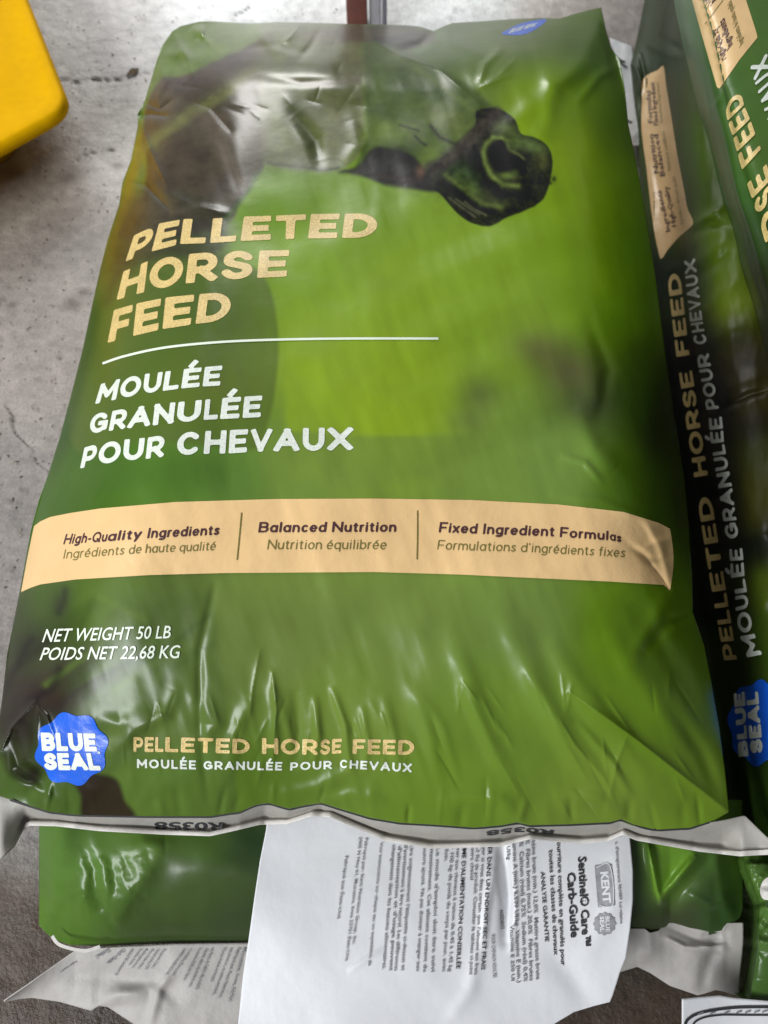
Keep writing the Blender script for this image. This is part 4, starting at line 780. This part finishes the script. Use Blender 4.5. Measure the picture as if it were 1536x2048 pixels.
AF = [([(1345, 540), (1400, 520), (1450, 480)], 12, .003), ([(1390, 640), (1440, 590), (1475, 560)], 12, .003), ([(1395, 560), (1430, 530), (1460, 500)], 9, -.003), ([(1385, 450), (1420, 432), (1445, 415)], 8, .005), ([(1385, 470), (1420, 450), (1455, 450)], 9, -.004), ([(1400, 700), (1450, 660), (1500, 650)], 16, .003),
      ([(1440, 820), (1500, 790), (1540, 780)], 7, -.005), ([(1450, 780), (1500, 760), (1540, 750)], 14, .002), ([(1480, 1080), (1510, 1068), (1540, 1064)], 12, .003), ([(1320, 75), (1345, 90), (1362, 100)], 7, -.006), ([(1300, 90), (1340, 110), (1360, 115)], 7, .003), ([(1500, 1250), (1530, 1200), (1550, 1190)], 14, .003),
      ([(1270, 130), (1280, 160), (1284, 200)], 4, .004), ([(1280, 110), (1290, 150), (1278, 225)], 4, -.004), ([(1480, 1370), (1490, 1450), (1480, 1530)], 6, .002), ([(1460, 1180), (1440, 1240), (1450, 1310)], 7, .003), ([(1500, 1600), (1520, 1610), (1540, 1630)], 7, .006), ([(1300, 330), (1310, 400), (1305, 470)], 5, .002), ([(1320, 270), (1335, 330), (1330, 400)], 5, -.002)]
for p, wd, a in AF: AZ = AZ + fold(AX, AY, p, wd, a)
AZ = AZ + .0045 * (fbm(AX * 1.6, AY * .7, 70, 23, 3) - .5) * sm((AX - 1260) / 60)
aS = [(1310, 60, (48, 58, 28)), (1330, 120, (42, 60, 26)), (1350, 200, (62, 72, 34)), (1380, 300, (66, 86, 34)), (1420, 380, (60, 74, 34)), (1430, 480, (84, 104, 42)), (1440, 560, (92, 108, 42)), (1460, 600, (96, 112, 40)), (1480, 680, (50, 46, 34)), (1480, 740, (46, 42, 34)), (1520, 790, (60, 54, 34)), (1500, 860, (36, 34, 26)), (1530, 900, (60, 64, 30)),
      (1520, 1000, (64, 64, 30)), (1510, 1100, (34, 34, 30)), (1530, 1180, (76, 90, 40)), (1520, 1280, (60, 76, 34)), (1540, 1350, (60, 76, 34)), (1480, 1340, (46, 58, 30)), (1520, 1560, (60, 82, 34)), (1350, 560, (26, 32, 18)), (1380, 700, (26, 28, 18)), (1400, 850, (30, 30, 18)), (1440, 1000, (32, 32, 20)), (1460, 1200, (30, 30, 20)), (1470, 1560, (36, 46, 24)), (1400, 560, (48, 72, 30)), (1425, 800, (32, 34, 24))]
def art_A_shaded(x, y): return np.clip(rbf(x, y, aS, 4.5) * (1 + .25 * (fbm(x, y, 40, 66, 3) - .5))[..., None] * 0.85 - .012, .003, 1)  # print colours, with the shade of the gap painted in
closed_body('bag_front', AX, AY, AZ, m_film2, nb, art_A_shaded, 0.004, inset=0.02)
sA = Surf(AX, AY, AZ)
nbd = shape('printed_band', lambda X, Y: inside(X, Y, smooth_pts([(1327, 131), (1316, 140), (1287, 157), (1284, 200), (1283, 260), (1292, 330), (1300, 400), (1308, 460), (1318, 508), (1323, 519), (1335, 500), (1360, 472), (1385, 450), (1383, 434), (1375, 417), (1368, 380), (1353, 300), (1342, 230), (1332, 170)], 3)), 1276, 1392, 126, 524, 5, sA, m_peach, nb, .0005)
def up_lines(items, zf, par, hgt, m, bold):
    for s, x0, y0, x1, y1 in items:
        d = np.array([x1 - x0, y1 - y0], float); d /= np.linalg.norm(d); n = np.array([d[1], -d[0]])
        FT('band_lettering', s, [(0, x0, y0, x0 + n[0] * hgt, y0 + n[1] * hgt), (1, x1, y1, x1 + n[0] * hgt, y1 + n[1] * hgt)], zf, m, par, bold=bold, off=.001, res=1)
up_lines([('High-Quality', 1353, 452, 1336, 372), ('Balanced', 1330, 352, 1316, 268), ('Fixed Ingredient', 1317, 250, 1309, 164), ('Ingredients', 1341, 462, 1322, 380), ('Nutrition', 1318, 345, 1306, 268), ('Formulas', 1306, 245, 1300, 180)], sA, nbd, 10, m_plum, .02)
up_lines([('Ingrédients de haute qualité', 1367, 448, 1350, 352), ('Nutrition équilibrée', 1342, 340, 1329, 262), ("Formulations d'ingrédients", 1326, 245, 1318, 165)], sA, nbd, 7, m_olive, .01)
T('side_lettering', 'MOULÉE GRANULÉE POUR CHEVAUX', [(0, 1524, 1309, 1494, 1315), (1, 1507, 1262, 1478, 1268), (2, 1498, 1216, 1471, 1222), (3, 1494, 1184, 1470, 1188), (4, 1489, 1152, 1462, 1156), (5, 1487, 1120, 1460, 1122), (6, 1484, 1092, 1458, 1094), (7, 1478, 1076, 1452, 1078), (8, 1473, 1040, 1447, 1043), (9, 1469, 1010, 1442, 1014), (10, 1464, 972, 1437, 977),
   (11, 1458, 938, 1431, 943), (12, 1452, 908, 1426, 912), (13, 1448, 884, 1422, 887), (14, 1446, 857, 1419, 860), (15, 1443, 829, 1417, 832), (16, 1438, 817, 1413, 820), (17, 1433, 792, 1408, 796), (18, 1428, 760, 1403, 764), (19, 1422, 732, 1397, 736), (20, 1417, 702, 1392, 706), (21, 1415, 687, 1389, 690), (22, 1409, 662, 1384, 666), (23, 1405, 640, 1380, 644), (24, 1402, 617, 1378, 621), (25, 1400, 595, 1375, 599), (26, 1397, 570, 1372, 574), (27, 1394, 544, 1370, 549), (28, 1390, 516, 1368, 522)],
  sA, m_white, nb, t=.105, h=.1, off=.001)
T('side_lettering', 'PELLETED HORSE FEED', [(0, 1474, 1319, 1448, 1321), (4, 1452, 1180, 1424, 1184), (8, 1421, 985, 1393, 990), (9, 1416, 950, 1388, 955), (14, 1383, 735, 1357, 740), (15, 1379, 710, 1353, 714), (19, 1360, 545, 1334, 550)], sA, m_gold, nb, t=.105, h=.1, off=.001)
abd = shape('brand_badge', lobed(1517, 1446, 74, .06, 8, .1, 1.12, .8), 1455, 1600, 1350, 1545, 5, sA, m_blue, nb, .0006)
T('badge_lettering', 'BLUE', [(0, 1497, 1512, 1477, 1514), (4, 1489, 1383, 1467, 1387)], sA, m_white, abd, t=.13, h=.1, gap=.06, off=.0012)
T('badge_lettering', 'SEAL', [(0, 1526, 1505, 1501, 1508), (4, 1516, 1383, 1492, 1386)], sA, m_white, abd, t=.13, h=.1, gap=.05, off=.0012)

# ================================================================== TOP RIGHT BAG
tb = thing('feed_bag', 'green feed bag lying on the shaded right-hand bag, cut by the upper right picture corner', 'feed bag', (0.62, 0.45, 0.2))
B_c = [
 [(1136, -950, .195), (1326, -90, .195), (1349, 0, .195), (1366, 87, .195), (1379, 142, .195), (1397, 219, .195), (1412, 262, .195), (1430, 330, .195), (1447, 398, .195), (1467, 456, .195), (1484, 534, .195), (1502, 593, .195), (1527, 690, .195), (1585, 900, .195), (1680, 1250, .195)],
 [(1146, -950, .25), (1336, -90, .25), (1359, 0, .25), (1376, 87, .25), (1389, 142, .25), (1407, 219, .25), (1421, 262, .25), (1438, 330, .25), (1455, 398, .25), (1475, 456, .25), (1492, 534, .25), (1510, 593, .25), (1536, 690, .25), (1595, 900, .245), (1692, 1250, .24)],
 [(1162, -950, .285), (1352, -90, .285), (1375, 0, .285), (1392, 87, .285), (1405, 142, .285), (1422, 219, .285), (1435, 262, .285), (1452, 330, .285), (1469, 398, .285), (1488, 456, .285), (1506, 534, .285), (1524, 593, .285), (1550, 690, .28), (1612, 900, .28), (1712, 1250, .27)],
 [(1185, -950, .31), (1375, -90, .31), (1418, 60, .312), (1436, 150, .312), (1460, 260, .312), (1490, 380, .312), (1530, 500, .312), (1570, 640, .31), (1610, 760, .30), (1670, 900, .30), (1770, 1250, .29)],
 [(1260, -950, .325), (1450, -90, .325), (1500, 60, .33), (1530, 160, .33), (1570, 280, .33), (1620, 400, .33), (1670, 520, .33), (1720, 660, .32), (1770, 780, .31), (1830, 920, .31), (1920, 1250, .30)],
 [(1810, -950, .32), (2000, -90, .32), (2080, 60, .325), (2130, 160, .325), (2180, 280, .325), (2230, 400, .325), (2280, 520, .325), (2330, 660, .32), (2380, 780, .30), (2430, 920, .30), (2500, 1250, .29)]]
BXx, BYy, BZ = net(B_c, 420, 150)
for p, wd, a in [([(1400, 100), (1410, 180), (1425, 260)], 7, .003), ([(1360, 20), (1385, 120), (1400, 200)], 5, .0025), ([(1420, 220), (1440, 200), (1450, 170)], 5, .002), ([(1440, 320), (1480, 420), (1520, 520)], 16, .003)]: BZ = BZ + fold(BXx, BYy, p, wd, a)
BZ = BZ + .003 * (fbm(BXx, BYy, 80, 29, 2) - .5)
bS = [(1370, 50, (72, 112, 66)), (1390, 130, (58, 96, 48)), (1410, 200, (60, 92, 46)), (1430, 300, (52, 86, 34)), (1460, 380, (52, 88, 36)), (1490, 470, (40, 62, 28)), (1520, 580, (34, 40, 22)), (1520, 30, (70, 100, 40)), (1510, 110, (74, 104, 40)), (1490, 200, (66, 98, 36)), (1530, 300, (72, 100, 38)), (1536, 620, (34, 38, 22)), (1345, 0, (80, 120, 80))]
closed_body('bag_front', BXx, BYy, BZ, m_film, tb, lambda x, y: rbf(x, y, bS, 4) * (1 + .15 * (fbm(x, y, 50, 12) - .5))[..., None], 0.193, inset=0.02)
sB = Surf(BXx, BYy, BZ)
tbd = shape('printed_band', lambda X, Y: inside(X, Y, [(1370, -60), (1384, 0), (1401, 61), (1418, 120), (1436, 181), (1444, 170), (1480, 118), (1515, 75), (1512, 62), (1492, 0), (1475, -60)]), 1364, 1522, -60, 186, 5, sB, m_peach, tb, .0006)
ribbon('band_divider', [(1446, 0), (1428, 24), (1410, 48)], 1.8, sB, m_olive, tbd, .001)
for s, p, m_, bo in (('High-Quality', [(0, 1452, 116, 1440, 130), (1, 1434, 52, 1422, 66)], m_plum, .025), ('Ingredients', [(0, 1465, 88, 1454, 102), (1, 1448, 34, 1436, 48)], m_plum, .025), ('Ingrédients de haute qualité', [(0, 1487, 84, 1478, 96), (1, 1462, -2, 1453, 10)], m_olive, .012),
                     ('Nutrition', [(0, 1423, 10, 1411, 24), (1, 1410, -40, 1398, -26)], m_plum, .025), ('Balanced', [(0, 1436, -4, 1424, 8), (1, 1424, -54, 1412, -40)], m_plum, .025)):
    FT('band_lettering', s, p, sB, m_, tbd, bold=bo, off=.0012, res=1)
T('side_lettering', 'HORSE FEED', [(0, 1600, 548, 1558, 590), (2, 1571, 445, 1531, 487), (3, 1554, 390, 1515, 432), (4, 1543, 358, 1504, 398), (5, 1531, 322, 1492, 362), (6, 1522, 298, 1484, 340), (7, 1511, 268, 1474, 304), (8, 1500, 238, 1465, 272), (9, 1488, 210, 1455, 242), (10, 1482, 180, 1449, 208)], sB, m_gold, tb, t=.105, h=.1, off=.0012)
T('side_lettering', 'POUR CHEVAUX', [(0, 1640, 400, 1612, 432), (5, 1598, 290, 1566, 318), (8, 1570, 214, 1536, 242), (9, 1561, 186, 1526, 216), (10, 1551, 158, 1517, 188), (11, 1543, 134, 1508, 162), (12, 1534, 106, 1500, 134)], sB, m_white, tb, t=.1, h=.1, off=.0012)

# ================================================================== BAG AT THE LOWER RIGHT + its label
rb = thing('feed_bag', 'crinkled bright green bag end at the lower right corner beside the beige flap', 'feed bag', (0.4, -0.05, 0.0))
R_c = [[(1462, 1700, .055), (1470, 1740, .06), (1486, 1775, .06), (1506, 1808, .06), (1503, 1894, .06), (1490, 1960, .058), (1480, 1996, .055)],
       [(1478, 1700, .085), (1488, 1740, .09), (1503, 1775, .09), (1517, 1808, .09), (1514, 1894, .09), (1503, 1960, .088), (1494, 1998, .082)],
       [(1520, 1700, .10), (1530, 1740, .108), (1540, 1775, .108), (1548, 1808, .108), (1545, 1894, .108), (1535, 1960, .104), (1530, 2002, .092)],
       [(1750, 1700, .10), (1760, 1740, .11), (1770, 1775, .11), (1780, 1808, .11), (1780, 1894, .11), (1770, 1960, .106), (1760, 2010, .092)]]
RX_, RY_, RZ = net(R_c, 110, 70)
RZ = RZ + .011 * (fbm(RX_ * 1.3, RY_, 30, 44, 3) - .5) * sm((1930 - RY_) / 40) + .002 * (fbm(RX_, RY_, 70, 45) - .5)
for p, wd, a in [([(1467, 1716), (1490, 1730), (1530, 1728)], 7, .006), ([(1505, 1820), (1530, 1815), (1545, 1830)], 8, .004), ([(1505, 1880), (1530, 1885), (1550, 1880)], 8, .004), ([(1515, 1840), (1512, 1870), (1515, 1890)], 6, .003)]: RZ = RZ + fold(RX_, RY_, p, wd, a)
rS = [(1480, 1730, (84, 116, 46)), (1500, 1770, (84, 116, 50)), (1520, 1720, (34, 52, 24)), (1520, 1850, (76, 106, 50)), (1520, 1950, (58, 86, 36)), (1510, 1810, (70, 104, 40))]
closed_body('bag_front', RX_, RY_, RZ, m_film, rb, lambda x, y: rbf(x, y, rS, 4), 0.004, inset=0.03)
sR = Surf(RX_, RY_, RZ)
shape('flap_scrap', lambda X, Y: inside(X, Y, smooth_pts([(1520, 1782), (1526, 1762), (1545, 1750), (1575, 1746), (1575, 1800), (1545, 1800), (1526, 1798)], 4)), 1512, 1580, 1742, 1806, 4, sR, m_poly, rb, .001)
l2 = thing('feed_label', 'white label with a black border, showing only its corner at the bottom right edge', 'label', (0.35, -0.12, 0.05))
l2T = poly([(1364, 1998), (1400, 1994), (1440, 1991), (1470, 1996), (1536, 2002), (1640, 2006)]); l2B = poly([(1358, 2140), (1640, 2140)])
QX, QY = cols_patch(1364, 1640, l2T, l2B, 60, 30); zq = lambda px, py: .10 + .002 * np.sin(np.asarray(px) / 40.)
sheet('label_sheet', QX, QY, zq(QX, QY), m_paper, l2, thick=.0005)
ribbon('label_border', [(1372, 2100), (1370, 2052), (1382, 2034), (1408, 2024), (1450, 2017), (1500, 2014), (1620, 2014)], 6, zq, m_black, l2, .0006)
ribbon('label_border', [(1384, 2100), (1384, 2056), (1400, 2038), (1440, 2030), (1500, 2030), (1620, 2030)], 4, zq, m_black, l2, .0006)
for x0 in (1395, 1420, 1448, 1472, 1490, 1508, 1524):
    ribbon('label_mark', [(x0, 2029 - (x0 - 1390) * .03), (x0 + 7, 2026 - (x0 - 1390) * .03), (x0 + 12, 2024 - (x0 - 1390) * .02)], 2.6, zq, m_grey, l2, .0009)

# ================================================================== WHITE FLAP BEHIND, POST, TOTE
wf = thing('bag_flap', 'white bag flap with small black marks in the gap behind the large bag', 'bag flap', (0.45, 0.7, 0.0))
wL = poly([(1216, 60), (1224, 90), (1236, 115), (1246, 160), (1252, 250), (1262, 300), (1282, 400)], 1); wR = poly([(1262, 60), (1266, 100), (1276, 140), (1300, 240), (1320, 300), (1340, 400)], 1)
WX, WY = rows_patch(76, 292, wL, wR, 30, 90)
WX[:3] = WX[:3]; 
WY = WY + 24 * (WX - 1222) / 60 * (1 - (WY - 76) / 216)
zw = lambda px, py: .014 + .004 * np.sin(np.asarray(py) / 32.) + .003 * (fbm(px, py, 30, 7) - .5)
ws = sheet('flap_sheet', WX, WY, zw(WX, WY), m_paper, wf, thick=.0008)
for a, b in (([(1234, 115), (1242, 121), (1250, 124)], 4.5), ([(1240, 124), (1246, 130), (1254, 134)], 3.5), ([(1256, 240), (1260, 244), (1264, 243)], 3)):
    ribbon('flap_mark', a, b, zw, m_black, wf, .0012)

def bevel_box(name, x0, x1, y0, y1, z0, z1, m, parent, bev=0.003, seg_=3, taper=0.0):
    import bmesh
    bm = bmesh.new(); r = bmesh.ops.create_cube(bm, size=1)
    base = world_of(parent) if parent else Vector((0, 0, 0))
    for vv_ in bm.verts:
        k = 1 - taper if vv_.co.z < 0 else 1
        vv_.co = Vector(((x0 + x1) / 2 + vv_.co.x * (x1 - x0) * k, (y0 + y1) / 2 + vv_.co.y * (y1 - y0) * k, (z0 + z1) / 2 + vv_.co.z * (z1 - z0))) - base
    bmesh.ops.bevel(bm, geom=bm.edges[:], offset=bev, segments=seg_, profile=.5, affect='EDGES')
    me = bpy.data.meshes.new(name); bm.to_mesh(me); bm.free(); me.materials.append(m)
    for p in me.polygons: p.use_smooth = True
    o = bpy.data.objects.new(name, me); COL.objects.link(o)
    if parent: o.parent = parent
    return o
m_rust = mat('red_brown_paint', (0.17, 0.055, 0.04), .45, vary=[(40, .8, 1.15)], bump=[(200, .2, .001)])
m_steel = mat('pale_grey_metal', (0.52, 0.5, 0.53), .35, metallic=.3, vary=[(30, .85, 1.1)])
pb = ray(712, 70, 0.0); 
post = thing('rack_post', 'reddish brown rack post with a pale metal plate behind the large bag top', 'post', (float(pb[0]), float(pb[1]), 0))
wpx = lambda px: float(ray(px, 40, 0.03)[0])
yb_ = float(ray(712, 66, 0)[1])
bevel_box('post_column', wpx(692), wpx(734), yb_, yb_ + .035, 0.0, .9, m_rust, post, .002)
bevel_box('post_plate', wpx(738), wpx(762), yb_ + .008, yb_ + .02, 0.0, .9, m_steel, post, .002)
bevel_box('plate_edge', wpx(764), wpx(774), yb_ + .003, yb_ + .024, 0.0, .9, mat('grey_metal', (.22, .21, .24), .4, metallic=.3), post, .002)

m_yel = mat('yellow_plastic', (0.72, 0.39, 0.001), .8, spec=.04, bump=[(25, .12, .004), (500, .15, .0004)], vary=[(6, .93, 1.05), (70, .95, 1.04)])
m_yel2 = mat('yellow_plastic_side', (0.70, 0.36, 0.004), .45, vary=[(20, .92, 1.05)])
ZT = 0.085
q = ray(np.array([136, 50, -10, 120]), np.array([196, -20, 292, 216]), ZT)
tote = thing('plastic_tote', 'bright yellow plastic tote lid with a rounded corner on the concrete floor', 'tote', (-.75, .95, 0))
# rounded outline: corner near (136,196) with edges towards (55,-20) and (-10,292)
cpt = ray(140, 212, ZT); e1 = ray(48, -20, ZT) - cpt; e2 = ray(-20, 300, ZT) - cpt; e1 /= np.linalg.norm(e1); e2 /= np.linalg.norm(e2)
def lid(name, z_lo, z_hi, ext, rad, m, shrink=0.0, parent=None, lip=0.008):
    c0 = cpt + (e1 + e2) * shrink; A = c0 + e1 * ext; B = c0 + e2 * (ext * .8); D = A + e2 * (ext * .8)
    corners = [c0, A, D, B]; out = []
    for i in range(4):
        p = corners[i]; pa = corners[i - 1] - p; pb2 = corners[(i + 1) % 4] - p; pa /= np.linalg.norm(pa); pb2 /= np.linalg.norm(pb2)
        s0 = p + pa * rad; s1 = p + pb2 * rad
        for t in np.linspace(0, 1, 12): out.append(((1 - t) ** 2 * s0 + 2 * t * (1 - t) * p + t * t * s1)[:2])
    out = np.array(out); cen = out.mean(0); n = len(out); V = []; rings = []
    L = [(z_lo, 0.0), (z_hi - lip, 0.0)] + [(z_hi - lip + lip * math.sin(a), lip * (1 - math.cos(a))) for a in np.linspace(.3, math.pi / 2, 6)] + [(z_hi, lip + .012), (z_hi - .002, lip + .016), (z_hi - .002, lip + .05)]
    for z, ins_ in L:
        d = cen - out; d /= np.linalg.norm(d, axis=1, keepdims=True); r = out + d * ins_; V += [(x_, y_, z) for x_, y_ in r]
    Fc = []
    for k in range(len(L) - 1):
        for i in range(n): j = (i + 1) % n; Fc.append([k * n + i, k * n + j, (k + 1) * n + j, (k + 1) * n + i])
    Fc.append([(len(L) - 1) * n + i for i in range(n)]); Fc.append([i for i in range(n)][::-1])
    return mesh_obj(name, np.array(V), Fc, m, parent)
lid('tote_lid', ZT - .014, ZT, .5, .035, m_yel, 0, tote)
lid('tote_body', 0.002, ZT - .015, .4, .03, m_yel2, .09, tote, lip=.002)

# ---- loose bits on the concrete
def bits(name, spots, m, size, long=1.0):
    V = []; Fc = []
    rnd = random.Random(5)
    for (px, py, k) in spots:
        p = ray(px, py, 0.0); a = rnd.uniform(0, 6.28); r = size * k; n = len(V)
        ca, sa = math.cos(a), math.sin(a)
        for (ux, uy, uz) in ((-1, 0, .1), (0, -.5, .15), (1, 0, .1), (0, .5, .15), (0, 0, .75), (0, 0, -.2)):
            ux *= long * rnd.uniform(.7, 1.2); uy *= rnd.uniform(.7, 1.3)
            V.append((p[0] + r * (ux * ca - uy * sa), p[1] + r * (ux * sa + uy * ca), .0006 + r * max(uz, 0) * .8))
        Fc += [[n, n + 1, n + 4], [n + 1, n + 2, n + 4], [n + 2, n + 3, n + 4], [n + 3, n, n + 4], [n + 1, n, n + 5], [n + 2, n + 1, n + 5], [n + 3, n + 2, n + 5], [n, n + 3, n + 5]]
    return mesh_obj(name, np.array(V), Fc, m, None, smooth=False)
rg = random.Random(3); sp_ = []
while len(sp_) < 900:
    px_, py_ = rg.uniform(-60, 700), rg.uniform(-60, 1750)
    if px_ < float(Lx(py_)) - 4 or py_ < 45: sp_.append((px_, py_, rg.uniform(.3, 1.0) ** 2))
g1_ = bits('floor_grit', [q_ for k_, q_ in enumerate(sp_) if k_ % 3], mat('grit_tan', (.30, .25, .18), .9), .0021); g1_['kind'] = 'stuff'
g2_ = bits('dark_grit', [q_ for k_, q_ in enumerate(sp_) if not k_ % 3], mat('grit_dark', (.09, .075, .06), .9), .0024); g2_['kind'] = 'stuff'
tw = bits('straw_bit', [(266, 146, 1.0)], mat('straw_brown', (.16, .12, .07), .8), .011, 1.0)
tw['label'] = 'small dry brown bit lying on the concrete crack left of the large bag'; tw['category'] = 'debris'
